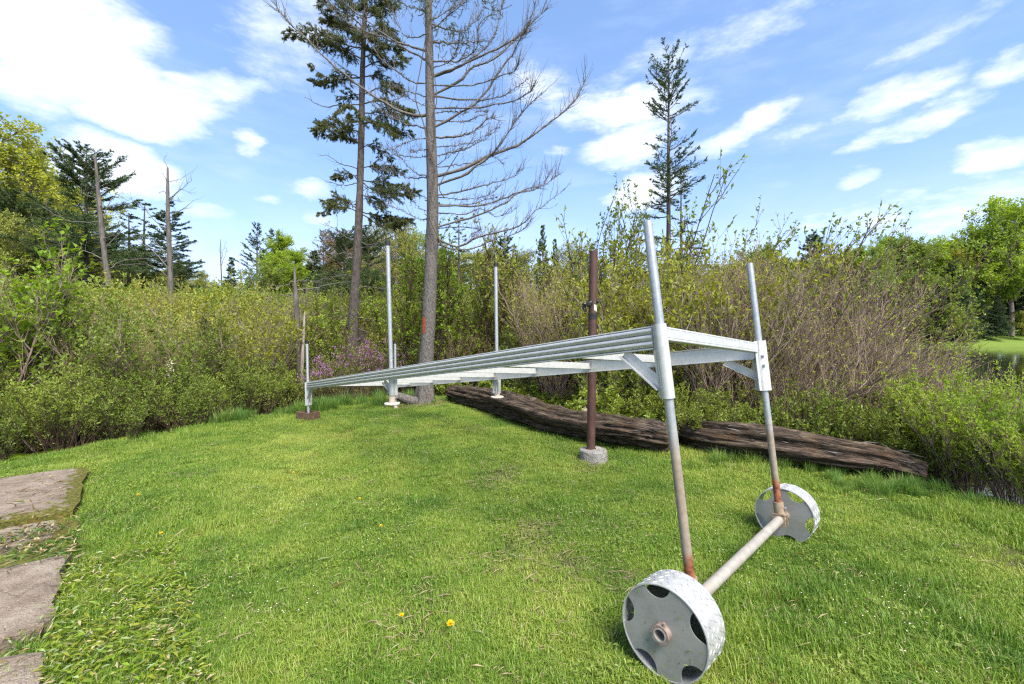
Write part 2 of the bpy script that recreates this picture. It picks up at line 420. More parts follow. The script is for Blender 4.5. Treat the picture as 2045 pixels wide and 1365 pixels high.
def tubes(Pts, Rad, sides=4, cap=False):
    Pts = np.asarray(Pts, float); Rad = np.asarray(Rad, float)
    if Pts.ndim == 2: Pts, Rad = Pts[None], Rad[None]
    N, n, _ = Pts.shape
    if N == 0: return np.zeros((0, 3)), np.zeros((0, 4), int)
    T = nrm(np.gradient(Pts, axis=1))
    ref = np.where(np.abs(T[:, :1, 2:3]) > .85, np.array([[[1., .1, 0]]]), np.array([[[.1, 0, 1.]]]))
    n1 = nrm(np.cross(T, np.broadcast_to(ref, T.shape))); n2 = np.cross(T, n1)
    a = np.linspace(0, 2 * np.pi, sides, endpoint=False)
    V = Pts[:, :, None, :] + Rad[:, :, None, None] * (np.cos(a)[None, None, :, None] * n1[:, :, None, :] + np.sin(a)[None, None, :, None] * n2[:, :, None, :])
    base = (np.arange(N) * n * sides)[:, None, None]
    ring = (np.arange(n - 1) * sides)[None, :, None]
    j = np.arange(sides)[None, None, :]; j2 = (j + 1) % sides
    q = np.stack([base + ring + j, base + ring + j2, base + ring + sides + j2, base + ring + sides + j], -1).reshape(-1, 4)
    return V.reshape(-1, 3), q
def disc_cap(c, nvec, r, sides):
    nvec = nrm(nvec); ref = np.array([1., .1, 0]) if abs(nvec[2]) > .85 else np.array([.1, 0, 1.])
    n1 = nrm(np.cross(nvec, ref)); n2 = np.cross(nvec, n1)
    a = np.linspace(0, 2 * np.pi, sides, endpoint=False)
    v = np.concatenate([[c], c + r * (np.cos(a)[:, None] * n1 + np.sin(a)[:, None] * n2)])
    f = np.array([[0, 1 + i, 1 + (i + 1) % sides] for i in range(sides)])
    return v, f
def rod(a, b, r, sides=20, caps=True, r2=None, n=2):
    a, b = np.asarray(a, float), np.asarray(b, float)
    s = np.linspace(0, 1, n)[:, None]
    v, f = tubes(a + (b - a) * s, np.linspace(r, r if r2 is None else r2, n), sides)
    out = [(v, f, 0, True)]
    if caps:
        for c, d, rr in ((a, a - b, r), (b, b - a, r if r2 is None else r2)):
            cv, cf = disc_cap(c, d, rr, sides); out.append((cv, cf, 0, False))
    return out
def hollow(a, b, ro, ri, sides=28):
    """pipe with a wall, both ends open"""
    a, b = np.asarray(a, float), np.asarray(b, float)
    v1, f1 = tubes(np.array([a, b]), np.array([ro, ro]), sides); v2, f2 = tubes(np.array([a, b]), np.array([ri, ri]), sides)
    out = [(v1, f1, 0, True), (v2, f2[:, ::-1], 0, True)]
    i = np.arange(sides); k = (i + 1) % sides
    v = np.concatenate([v1, v2]); m_ = 2 * sides
    out.append((v, np.concatenate([np.stack([i, m_ + i, m_ + k, k], 1), np.stack([sides + i, sides + k, m_ + sides + k, m_ + sides + i], 1)]), 0, False))
    return out
BOXF = np.array([[0, 3, 2, 1], [4, 5, 6, 7], [0, 1, 5, 4], [1, 2, 6, 5], [2, 3, 7, 6], [3, 0, 4, 7]])
def box(c, ax, h):
    """box round c with half sizes h along the three axes ax"""
    c = np.asarray(c, float); x, y, z = (np.asarray(a, float) * k for a, k in zip(ax, h))
    v = np.array([c - x - y - z, c + x - y - z, c + x + y - z, c - x + y - z, c - x - y + z, c + x - y + z, c + x + y + z, c - x + y + z])
    return (v, BOXF, 0, False)
def extrude(prof, o, ea, eb, along, closed=True, caps=True):
    """2-D outline prof in the axes ea, eb round o, drawn out by the vector along"""
    prof = np.asarray(prof, float); n = len(prof)
    v0 = o + prof[:, :1] * ea + prof[:, 1:] * eb; v = np.concatenate([v0, v0 + along])
    i = np.arange(n); k = (i + 1) % n
    ch = [(v, np.stack([i, k, n + k, n + i], 1), 0, False)]
    if caps: ch += [(v0, i[None, ::-1], 0, False), (v0 + along, i[None, :], 0, False)]
    return ch
def catmull(pts, n):
    pts = np.asarray(pts, float)
    p = np.concatenate([[2 * pts[0] - pts[1]], pts, [2 * pts[-1] - pts[-2]]])
    t = np.linspace(0, len(pts) - 1 - 1e-6, n); i = t.astype(int); f = (t - i)[:, None]
    a, b, c, d = p[i], p[i + 1], p[i + 2], p[i + 3]
    return .5 * (2 * b + (c - a) * f + (2 * a - 5 * b + 4 * c - d) * f ** 2 + (3 * b - a - 3 * c + d) * f ** 3)
def vnoise(u, v, seed, pu=None):
    """smooth value noise; periodic in u with period pu"""
    u, v = np.asarray(u, float), np.asarray(v, float)
    def h(i, j):
        if pu: i = i % pu
        x = np.sin(i * 127.1 + j * 311.7 + seed * 74.7) * 43758.5453
        return x - np.floor(x)
    i, j = np.floor(u), np.floor(v); f, g = u - i, v - j
    f, g = f * f * (3 - 2 * f), g * g * (3 - 2 * g)
    return (h(i, j) * (1 - f) + h(i + 1, j) * f) * (1 - g) + (h(i, j + 1) * (1 - f) + h(i + 1, j + 1) * f) * g

# -- plants
def interp(Pp, idx, t):
    n = Pp.shape[1]; f = t * (n - 1); i = np.clip(f.astype(int), 0, n - 2); w = (f - i)[:, None]
    a, b = Pp[idx, i], Pp[idx, i + 1]
    return a * (1 - w) + b * w, nrm(b - a)
def grow(rng, p, d, length, n, curve=None, jit=.06):
    s = np.linspace(0, 1, n)[None, :, None]; L = np.asarray(length)[:, None, None]
    Q = p[:, None, :] + d[:, None, :] * s * L
    if curve is not None: Q = Q + np.asarray(curve)[..., None, :] * (s ** 2) * L
    j = rng.normal(0, jit, (len(p), n, 3)); j[:, 0] = 0
    return Q + np.cumsum(j, 1) * L * .6
def side(rng, n): return nrm(rng.normal(0, 1, (n, 3)))
def leaves(rng, p, d, ln, wd, flat=.5, fold=.25):
    """one leaf each: base at p, pointing along d, folded along the midrib"""
    n = len(p); d = nrm(d)
    up = nrm(side(rng, n) * (1 - flat) + np.array([0, 0, 1.]) * flat)
    s = nrm(np.cross(d, up)); u = np.cross(s, d)
    ln = np.broadcast_to(np.asarray(ln, float), n)[:, None]; wd = np.broadcast_to(np.asarray(wd, float), n)[:, None]
    mid = p + d * ln * .45
    V = np.stack([p, mid + s * wd * .5 + u * wd * fold, p + d * ln - u * ln * .12, mid - s * wd * .5 + u * wd * fold], 1).reshape(-1, 3)
    b = np.arange(n)[:, None] * 4
    return V, np.concatenate([b + np.array([[0, 1, 2]]), b + np.array([[0, 2, 3]])])
def spikes(rng, p, d, ln, wd):
    n = len(p); d = nrm(d); s = nrm(np.cross(d, side(rng, n)))
    ln = np.broadcast_to(np.asarray(ln, float), n)[:, None]
    V = np.stack([p - s * wd * .5, p + s * wd * .5, p + d * ln], 1).reshape(-1, 3)
    return V, np.arange(3 * n).reshape(-1, 3)
def needles(rng, Pp, per, ln, wd, t0=0., ahead=.75):
    """needles standing round every twig of Pp"""
    N = len(Pp); idx = np.repeat(np.arange(N), per); t = rng.uniform(t0, 1, len(idx))
    p, tan = interp(Pp, idx, t)
    d = tan * ahead + side(rng, len(idx)) * .75
    return spikes(rng, p, d, ln * rng.uniform(.6, 1.2, len(idx)), wd)
# ------------------------------------------------------------------ terrain
LAWN = np.array([(-9, 3.2), (-6.0, 5.0), (-6.05, 5.9), (-5.3, 6.6), (-4.6, 7.75), (-4.1, 8.6), (-3.6, 9.9), (-2.8, 10.5), (-1.6, 10.5), (-1.0, 9.9), (-.15, 8.35),
                 (1.0, 6.75), (2.1, 5.9), (3.0, 5.3), (4.3, 4.62), (4.15, 3.9), (3.85, 3.3), (4.6, 2.2), (6, 0), (6, -5), (-9, -5)], float)
def lawn_sd(x, y):
    """signed distance to the lawn's edge, positive on the lawn"""
    x, y = np.asarray(x, float), np.asarray(y, float)
    best = np.full(x.shape, 1e9); ins = np.zeros(x.shape, bool)
    for (ax, ay), (bx, by) in zip(LAWN, np.roll(LAWN, -1, 0)):
        ex, ey = bx - ax, by - ay
        t = np.clip(((x - ax) * ex + (y - ay) * ey) / (ex * ex + ey * ey), 0, 1)
        best = np.minimum(best, np.hypot(x - ax - t * ex, y - ay - t * ey))
        c = (ay > y) != (by > y)
        ins ^= c & (x < (ex) * (y - ay) / (ey if ey else 1e-9) + ax)
    return np.where(ins, best, -best)
def smooth(a, b, v):
    t = np.clip((v - a) / (b - a), 0, 1); return t * t * (3 - 2 * t)
def pond(x, y):
    return smooth(.45, .75, x / np.maximum(y, 1)) * smooth(7, 11, y) * (1 - smooth(64, 68, y))
def height(x, y):
    x, y = np.asarray(x, float), np.asarray(y, float)
    s = lawn_sd(x, y) + (vnoise(x * 1.7, y * 1.7, 3) - .5) * .5
    lawn = .012 * np.clip(y - 3, 0, 8) + (vnoise(x * .9, y * .9, 1) - .5) * .07 + (vnoise(x * 3, y * 3, 2) - .5) * .025
    bog = -.36 + (vnoise(x * 1.1, y * 1.1, 5) - .5) * .22
    r = np.hypot(x, y)
    bog = bog + smooth(11, 45, r) * (1 - smooth(-.1, .7, x / np.maximum(y, 1))) * 1.5
    bog = bog + smooth(22, 80, r) * smooth(.35, 1.1, -x / np.maximum(y, 1)) * 5.5 + smooth(60, 160, r) * 3.0
    bog = np.where(y < 2, np.minimum(bog, .1), bog)
    k = smooth(-.75, .1, s)
    h = lawn * k + bog * (1 - k)
    w = pond(x, y) * (1 - k)
    h = h * (1 - w) + np.minimum(h, -1.2) * w
    return h + smooth(64, 70, y) * smooth(.3, .7, x / np.maximum(y, 1)) * .15
def H1(x, y): return float(height(np.array([x]), np.array([y]))[0])

def axis_pts(lo, a, b, hi, step):
    core = np.arange(a, b + 1e-6, step)
    def tail(s0, end, sg):
        out, st, v = [], step, s0
        while abs(v - s0) < abs(end - s0): st *= 1.16; v += sg * st; out.append(v)
        return out
    return np.array(tail(a, lo, -1)[::-1] + list(core) + tail(b, hi, 1))
gx, gy = axis_pts(-420, -7.5, 6.5, 420, .1), axis_pts(-60, 1, 12, 520, .1)
XX, YY = np.meshgrid(gx, gy)
ZZ = height(XX, YY); sdv = lawn_sd(XX, YY)
nx, ny = len(gx), len(gy)
ii = (np.arange(ny - 1)[:, None] * nx + np.arange(nx - 1)[None, :]).ravel()
Fq = np.stack([ii, ii + 1, ii + 1 + nx, ii + nx], 1)
sl_ = smooth(-.25, .15, sdv + (vnoise(XX * 4, YY * 4, 9) - .5) * .5)
# bare and thin places in the turf (trodden soil, dry thatch)
BARE = [(1050, 1090, .28), (1075, 1065, .22), (985, 960, .25), (1010, 945, .18), (885, 1195, .12), (860, 1240, .22), (1130, 1130, .18), (1270, 1170, .14), (800, 815, .5), (860, 815, .5), (1190, 935, .3), (740, 1150, .12), (2010, 1105, .24)]
bare = np.zeros(XX.shape)
BW = []
for px, py, r in BARE:
    d = EYE * F / (py - HY); BW.append(((px - CX) / F * d, d, r))
def bareness(x, y):
    b = np.zeros(np.shape(x))
    for bx, by, r in BW: b = np.maximum(b, 1 - smooth(.35, 1.1, np.hypot(x - bx, (y - by) * .8) / r + (vnoise(np.asarray(x) * 9, np.asarray(y) * 9, 4) - .5) * .7))
    return b
lawn_at = sl_ * (1 - .75 * bareness(XX, YY))
bank = smooth(60, 68, YY) * smooth(.2, .5, XX / np.maximum(YY, 1))
g = obj('ground', make_mesh('ground', [(np.stack([XX, YY, ZZ], -1).reshape(-1, 3), Fq, 0, True)], M['ground'],
        {'lawn': ('FLOAT', lawn_at.ravel()), 'bank': ('FLOAT', bank.ravel())}))
tag(g, 'mown lawn running out into dark boggy ground under the shrubs', kind='structure')
wv = np.array([[-60, 4, -.40], [150, 4, -.40], [150, 120, -.40], [-60, 120, -.40]], float)
w_ = obj('pond_water', make_mesh('pond_water', [(wv, np.array([[0, 1, 2, 3]]), 0, False)], M['water']))
tag(w_, 'dark still pond water between the shrubs and the far bank', kind='structure')

# ------------------------------------------------------------------ scattering of what nobody could count
def scatter(name, label, protos, pts, rot, scl, idx):
    me = bpy.data.meshes.new(name)
    me.vertices.add(len(pts)); me.vertices.foreach_set('co', np.asarray(pts, np.float32).ravel())
    for an, ty, arr in (('rot', 'FLOAT_VECTOR', rot), ('scl', 'FLOAT', scl), ('idx', 'INT', idx)):
        a = me.attributes.new(an, ty, 'POINT')
        a.data.foreach_set('vector' if ty == 'FLOAT_VECTOR' else 'value', np.asarray(arr, np.int32 if ty == 'INT' else np.float32).ravel())
    o = obj(name, me)
    pc = bpy.data.collections.new(name + '_kinds')
    for i, m in enumerate(protos):
        pc.objects.link(bpy.data.objects.new(f'{name}_kind_{chr(97 + i)}', m))
    ng = bpy.data.node_groups.new(name, 'GeometryNodeTree')
    ng.interface.new_socket('Geometry', in_out='INPUT', socket_type='NodeSocketGeometry')
    ng.interface.new_socket('Geometry', in_out='OUTPUT', socket_type='NodeSocketGeometry')
    n = ng.nodes; l = ng.links
    gi, go = n.new('NodeGroupInput'), n.new('NodeGroupOutput')
    ip = n.new('GeometryNodeInstanceOnPoints'); ci = n.new('GeometryNodeCollectionInfo')
    ci.inputs['Collection'].default_value = pc; ci.inputs['Separate Children'].default_value = True; ci.inputs['Reset Children'].default_value = True
    def at(nm, ty):
        a = n.new('GeometryNodeInputNamedAttribute'); a.data_type = ty; a.inputs['Name'].default_value = nm; return a.outputs[0]
    l.new(gi.outputs[0], ip.inputs['Points']); l.new(ci.outputs[0], ip.inputs['Instance'])
    ip.inputs['Pick Instance'].default_value = True
    l.new(at('idx', 'INT'), ip.inputs['Instance Index'])
    er = n.new('FunctionNodeEulerToRotation'); l.new(at('rot', 'FLOAT_VECTOR'), er.inputs[0]); l.new(er.outputs[0], ip.inputs['Rotation'])
    l.new(at('scl', 'FLOAT'), ip.inputs['Scale'])
    l.new(ip.outputs[0], go.inputs[0])
    md = o.modifiers.new('scatter', 'NODES'); md.node_group = ng
    return tag(o, label, kind='stuff')

def blades(rng, n, rad, h, w, lean=.45):
    r = rad * np.sqrt(rng.uniform(0, 1, n)); a = rng.uniform(0, 6.283, n)
    p = np.stack([r * np.cos(a), r * np.sin(a), np.full(n, -.008)], 1)
    hh = h * rng.uniform(.45, 1.15, n)[:, None]; ww = w * rng.uniform(.6, 1.2, n)[:, None]
    b = rng.uniform(0, 6.283, n); o = np.stack([np.cos(b), np.sin(b), 0 * b], 1)
    s = np.stack([-np.sin(b), np.cos(b), 0 * b], 1)
    k = np.abs(rng.normal(0, lean, n))[:, None]
    z = np.array([0, 0, 1.])
    m_ = p + z * hh * .55 + o * hh * k * .35
    t_ = p + z * hh * np.clip(1 - k * .35, .25, 1) + o * hh * k * 1.05
    V = np.stack([p - s * ww / 2, p + s * ww / 2, m_ + s * ww * .42, m_ - s * ww * .42, t_], 1).reshape(-1, 3)
    q = np.arange(n)[:, None] * 5
    return [(V, q + np.array([[0, 1, 2, 3]]), 0, False), (V, q + np.array([[3, 2, 4]]), 0, False)]
def join2(ch):   # blades share their points: keep one copy
    v = ch[0][0]; quad, tri = ch[0][1], ch[1][1]
    return [(v, quad, 0, False), (v, tri, 0, False)]
rng = np.random.default_rng(11)
protos = []
for k in range(5): protos.append(make_mesh('short_turf', blades(rng, 760, .21, .042, .0036, .8), M['grass']))
for k in range(3): protos.append(make_mesh('long_turf', blades(rng, 480, .17, .085, .0042, .5), M['grass']))
for k in range(2):      # turf with clover and plantain leaves in it
    n = 70; r = .2 * np.sqrt(rng.uniform(0, 1, n)); a = rng.uniform(0, 6.283, n)
    p = np.stack([r * np.cos(a), r * np.sin(a), rng.uniform(.008, .035, n)], 1)
    b = rng.uniform(0, 6.283, n); d = np.stack([np.cos(b), np.sin(b), rng.uniform(.1, .8, n)], 1)
    lv, lf = leaves(rng, p, d, rng.uniform(.012, .036, n), rng.uniform(.008, .020, n), .8)
    protos.append(make_mesh('weedy_turf', blades(rng, 430, .21, .045, .0042, .8) + [(lv, lf, 1, False)], [M['grass'], M['leaf_green']]))
def dry_litter(rng):
    n = 26; r = .2 * np.sqrt(rng.uniform(0, 1, n)); a = rng.uniform(0, 6.283, n); b = rng.uniform(0, 6.283, n)
    p = np.stack([r * np.cos(a), r * np.sin(a), rng.uniform(.004, .03, n)], 1)
    d = np.stack([np.cos(b), np.sin(b), rng.normal(0, .12, n)], 1)
    lv, lf = leaves(rng, p, d, rng.uniform(.03, .11, n), rng.uniform(.003, .006, n), .9)
    return [(lv, lf, 1, False)]
for k in range(2): protos.append(make_mesh('thin_dry_turf', blades(rng, 230, .21, .034, .0040, 1.0) + dry_litter(rng), [M['grass'], bpy.data.materials.get('straw') or plain('straw', (.30, .245, .14), .9)]))
sp = .125
xs, ys = np.meshgrid(np.arange(-8.6, 5.6, sp), np.arange(.7, 10.7, sp))
xs = (xs + rng.uniform(-.5, .5, xs.shape) * sp).ravel(); ys = (ys + rng.uniform(-.5, .5, ys.shape) * sp).ravel()
sd_ = lawn_sd(xs, ys)
SL_E, SL_N = nrm([.65, -.76]), nrm([-.76, -.65])          # along the slabs' edge towards the camera, and away from the lawn
SL_O = np.array([-4.71, 5.07])
def on_slab(x, y):
    s = (x - SL_O[0]) * SL_E[0] + (y - SL_O[1]) * SL_E[1]; t = (x - SL_O[0]) * SL_N[0] + (y - SL_O[1]) * SL_N[1]
    return (s > .05) & (t > .04)
keep = (sd_ > -.18) & (np.abs(xs) < ys * 1.4 + 1.2) & ~on_slab(xs, ys)
keep &= (sd_ > .12) | (rng.uniform(0, 1, len(xs)) < .6)
bn = bareness(xs, ys)
keep &= rng.uniform(0, 1, len(xs)) > bn * .5
far_ = smooth(5, 9, ys)
keep &= rng.uniform(0, 1, len(xs)) > far_ * .30
xs, ys, bn = xs[keep], ys[keep], bn[keep]
zs = height(xs, ys)
patch = vnoise(xs * .8 + 5, ys * .8, 21) * .6 + vnoise(xs * 2.3, ys * 2.3, 22) * .4
u_ = rng.uniform(0, 1, len(xs))
lush = smooth(.5, .72, patch + smooth(3.4, 2.0, ys) * smooth(.5, -1.5, xs) * .35 - .08)
idx = rng.integers(0, 5, len(xs))
idx = np.where(u_ < lush * .7, rng.integers(5, 8, len(xs)), idx)
idx = np.where((u_ > .90), rng.integers(8, 10, len(xs)), idx)
idx = np.where(bn > .3, rng.integers(10, 12, len(xs)), idx)
idx = np.where((u_ > .60) & (u_ < .635), rng.integers(10, 12, len(xs)), idx)
scl = rng.uniform(.75, 1.2, len(xs)) * (1 + .35 * smooth(.15, -.1, lawn_sd(xs, ys)))
rot = np.stack([rng.normal(0, .08, len(xs)), rng.normal(0, .08, len(xs)), rng.uniform(0, 6.283, len(xs))], 1)
scatter('lawn_grass', 'short mown lawn grass with clover and dry patches', protos, np.stack([xs, ys, zs], 1), rot, scl, idx)
print('lawn tufts', len(xs))

# ------------------------------------------------------------------ the dock section on wheels
dock = thing('dock_section', 'long silver aluminium dock frame on steel legs with two drum wheels', 'dock frame', tuple(P(1385, 1205, 2.27) * [1, 1, 0]))
A, B, D = P(1312, 648, 2.4), P(613, 762, 7.9), P(1514, 684, 3.55)
C_ = B + (D - A)
u = nrm(B - A); L = np.linalg.norm(B - A); v = nrm(D - A); Wd = np.linalg.norm(D - A)
n_ = nrm(np.cross(v, u)); vo = nrm(np.cross(u, n_))       # up from the deck; square outwards to the right
RH = .127
def rail_profile():
    pr = [(.038, -.002), (-.002, -.002), (-.004, -.006), (-.003, -.009)]
    for k in range(3):
        z = -.0105 - k * .0355
        pr += [(.006, z), (.006, z - .003)] + [(-.004 - .010 * math.sin(math.pi * (.12 + .88 * q / 6)), z - .004 - .0285 * q / 6) for q in range(7)]
    pr += [(.006, -.1165), (.004, -.119), (-.005, -.120), (-.005, -.127), (.038, -.127), (.038, -.121), (.014, -.117), (.014, -.010), (.038, -.006)]
    return pr
for o, sgn in ((A, 1), (D, -1)):
    part('side_rail', extrude(rail_profile()[::1 if sgn > 0 else -1], o + u * .03, vo * sgn, n_, u * (L - .03)), M['alu'], dock)
end_prof = [(-.0, -.002), (-.004, -.006), (-.004, -.012), (-.0015, -.014), (-.004, -.016), (-.004, -.060), (-.0015, -.062), (-.004, -.064), (-.004, -.074), (0, -.078), (.04, -.078), (.04, -.002)]
part('end_rail', extrude(end_prof, A + v * .035, u, n_, v * (Wd - .07)), M['alu'], dock)
part('end_rail', extrude([(-.04, -.002), (-.04, -.078), (.004, -.078), (.004, -.002)], B + v * .035, u, n_, v * (Wd - .07)), M['alu'], dock)
for i in range(7):
    t = L * (i + 1) / 8.0
    a = A + u * t + vo * .006
    w = (D - A) - vo * .012
    cm = part('cross_member', extrude([(-.022, -.028), (-.022, -.092), (.022, -.092), (.022, -.086), (-.016, -.086), (-.016, -.034), (.022, -.034), (.022, -.028)], a, u, n_, w), M['alu_dull'], dock)
    for e, sg in ((D + u * t - vo * .012, 1),):
        part('bolt', rod(e + n_ * -.098, e + n_ * -.110, .009, 8), M['bolt'], cm)
# legs: (top, foot, sleeve top .. sleeve foot above/below the deck, corner side, material)
def leg_tube(top, foot, r, m, cap):
    o = part('leg', [], m, dock) if False else None
    nseg = 14
    s = np.linspace(0, 1, nseg)[:, None]
    pv, pf = tubes(foot + (top - foot) * s, np.full(nseg, r), 24)
    al = np.repeat(np.linspace(0, np.linalg.norm(top - foot), nseg), 24)
    # open upper end: the wall shows
    ch = hollow(top - nrm(top - foot) * .0, top - nrm(top - foot) * .12, r - .0001, r - .005, 24)
    tv, tf = ch[1][0], ch[1][1]; ev, ef = ch[2][0], ch[2][1]
    top_al = np.linalg.norm(top - foot)
    attrs = {'along': ('FLOAT', np.concatenate([al, np.full(len(tv) + len(ev), top_al)]))}
    lg = part('leg', [(pv, pf, 0, True), (tv, tf, 0, True), (ev, ef[:24], 0, False)], m, dock, None, attrs)
    if cap:
        ax = nrm(top - foot)
        part('cap', rod(top - ax * .035, top + ax * .012, r + .006, 20), M['cap'], lg)
    return lg
def sleeve(top, foot, sa, sb, inward, side_, round_front=True):
    """bracket that the leg slides in, with flat flanges towards the rails"""
    ax = nrm(top - foot)
    mid = foot + ax * np.dot(A * 0 + sa - foot, ax)
    a, b = foot + ax * np.dot(sa - foot, ax), foot + ax * np.dot(sb - foot, ax)
    ch = hollow(a, b, .0335, .026, 28)
    x = nrm(inward - ax * np.dot(inward, ax)); y = np.cross(ax, x)
    h = np.linalg.norm(b - a) / 2; c = (a + b) / 2
    if not round_front:
        ch = [box(c + y * s * .032, (ax, x, y), (h, .036, .003)) for s in (-1, 1)] + [box(c + x * s * .0345, (ax, x, y), (h, .003, .029)) for s in (-1, 1)]
    o = part('leg_sleeve', ch, M['alu'], dock, None)
    fl = part('flange', [box(c + x * .035 + y * .031, (ax, x, y), (h - .002, .018, .004)), box(c + x * .035 - y * .031, (ax, x, y), (h - .002, .018, .004))], M['alu'], o)
    return o, ax, x, y, a, b
legs = []
nl_t, nl_f = P(1293, 442, 2.44), P(1384, 1204, 2.27)
nr_t, nr_f = P(1497, 526, 3.63), P(1558, 1036, 3.42)
ml_t, ml_f = P(774, 484, 5.33), P(783, 797, 5.28)
mr_t, mr_f = P(990, 527, 6.36), P(993, 785, 6.30)
fl_t, fl_f = P(613, 682, 7.95), P(616, 828, 7.88)
fr_t, fr_f = P(789, 682, 9.08), P(790, 812, 9.02)
leg_tube(nl_t, nl_f, .0241, M['leg_near'], False)
leg_tube(nr_t, nr_f, .0241, M['leg_far'], False)
for a, b in ((ml_t, ml_f), (mr_t, mr_f), (fl_t, fl_f), (fr_t, fr_f)): leg_tube(a, b, .0241, M['galv'], True)
def on_line(top, foot, py, d):
    """the point of a leg at that height in the photograph"""
    t = np.linspace(0, 1, 400)[:, None]; q = top + (foot - top) * t
    yy = HY - (q[:, 2] - EYE) / q[:, 1] * F
    return q[np.argmin(np.abs(yy - py))]
diag = nrm(u + v)
sN, axN, xN, yN, aN, bN = sleeve(nl_t, nl_f, on_line(nl_t, nl_f, 646, 0), on_line(nl_t, nl_f, 795, 0), diag, 1)
sR, axR, xR, yR, aR, bR = sleeve(nr_t, nr_f, on_line(nr_t, nr_f, 681, 0), on_line(nr_t, nr_f, 779, 0), nrm(u - v), 1, False)
front = -nrm(u + v * .2)
for py in (711, 729):
    bd = -nrm(u + v); c = on_line(nr_t, nr_f, py, 0) + bd * .034
    part('bolt', rod(c, c + bd * .010, .012, 10) + rod(c + bd * .004, c + bd * .022, .006, 8), M['bolt'], sR)
sleeve(ml_t, ml_f, on_line(ml_t, ml_f, 738, 0), on_line(ml_t, ml_f, 789, 0), v, 1)
sleeve(mr_t, mr_f, on_line(mr_t, mr_f, 738, 0), on_line(mr_t, mr_f, 785, 0), -v, 1, False)
sleeve(fl_t, fl_f, on_line(fl_t, fl_f, 763, 0), on_line(fl_t, fl_f, 809, 0), nrm(v - u), 1, False)
sleeve(fr_t, fr_f, on_line(fr_t, fr_f, 757, 0), on_line(fr_t, fr_f, 795, 0), nrm(-v - u), 1, False)
def brace(a, b, flat):
    """angle bar from the rail's underside down to the leg sleeve"""
    ax = nrm(b - a); y = nrm(flat - ax * np.dot(flat, ax)); x = np.cross(ax, y)
    h = np.linalg.norm(b - a) / 2; c = (a + b) / 2
    part('brace', [box(c, (ax, x, y), (h, .0285, .0035)), box(c + x * .026 + y * .018, (ax, x, y), (h, .003, .0145))], M['alu'], dock)
dn = -axN
brace(A + u * .235 + vo * .02 - n_ * .128, aN + dn * .325 + u * .028 + vo * .004, -vo)
brace(D + u * .265 - vo * .02 - n_ * .128, aR + dn * .28 + u * .03 - vo * .004, -vo)
def lrail(t): return A + u * t
tm = np.dot(ml_t - A, u)
brace(lrail(tm + .24) + vo * .05 - n_ * .128, on_line(ml_t, ml_f, 781, 0) + u * .03 + vo * .02, -vo)
tf_ = np.dot(fl_f - A, u)
brace(lrail(tf_ - .28) + vo * .03 - n_ * .128, on_line(fl_t, fl_f, 800, 0) - u * .03, -vo)
# foot sleeves and plates of the drawn-up legs
for f_, k in ((ml_f, 1), (mr_f, 1), (fl_f, .8), (fr_f, .8)):
    f_ = np.array(f_)
    if k == 1:
        fs = part('foot_pad', rod(f_ + [0, 0, .035], f_ - [0, 0, .04], .036, 20), M['pad'], dock)
        part('foot_plate', rod(f_ - [0, 0, .041], f_ - [0, 0, .055], .088, 20), M['pad_plate'], fs)
    else:
        fs = part('foot_pad', rod(f_ + [0, 0, .02], f_ - [0, 0, .05], .038, 20), M['pad'], dock)
        part('foot_plate', rod(f_ - [0, 0, .051], f_ - [0, 0, .060], .08, 16), M['pad_plate'], fs)
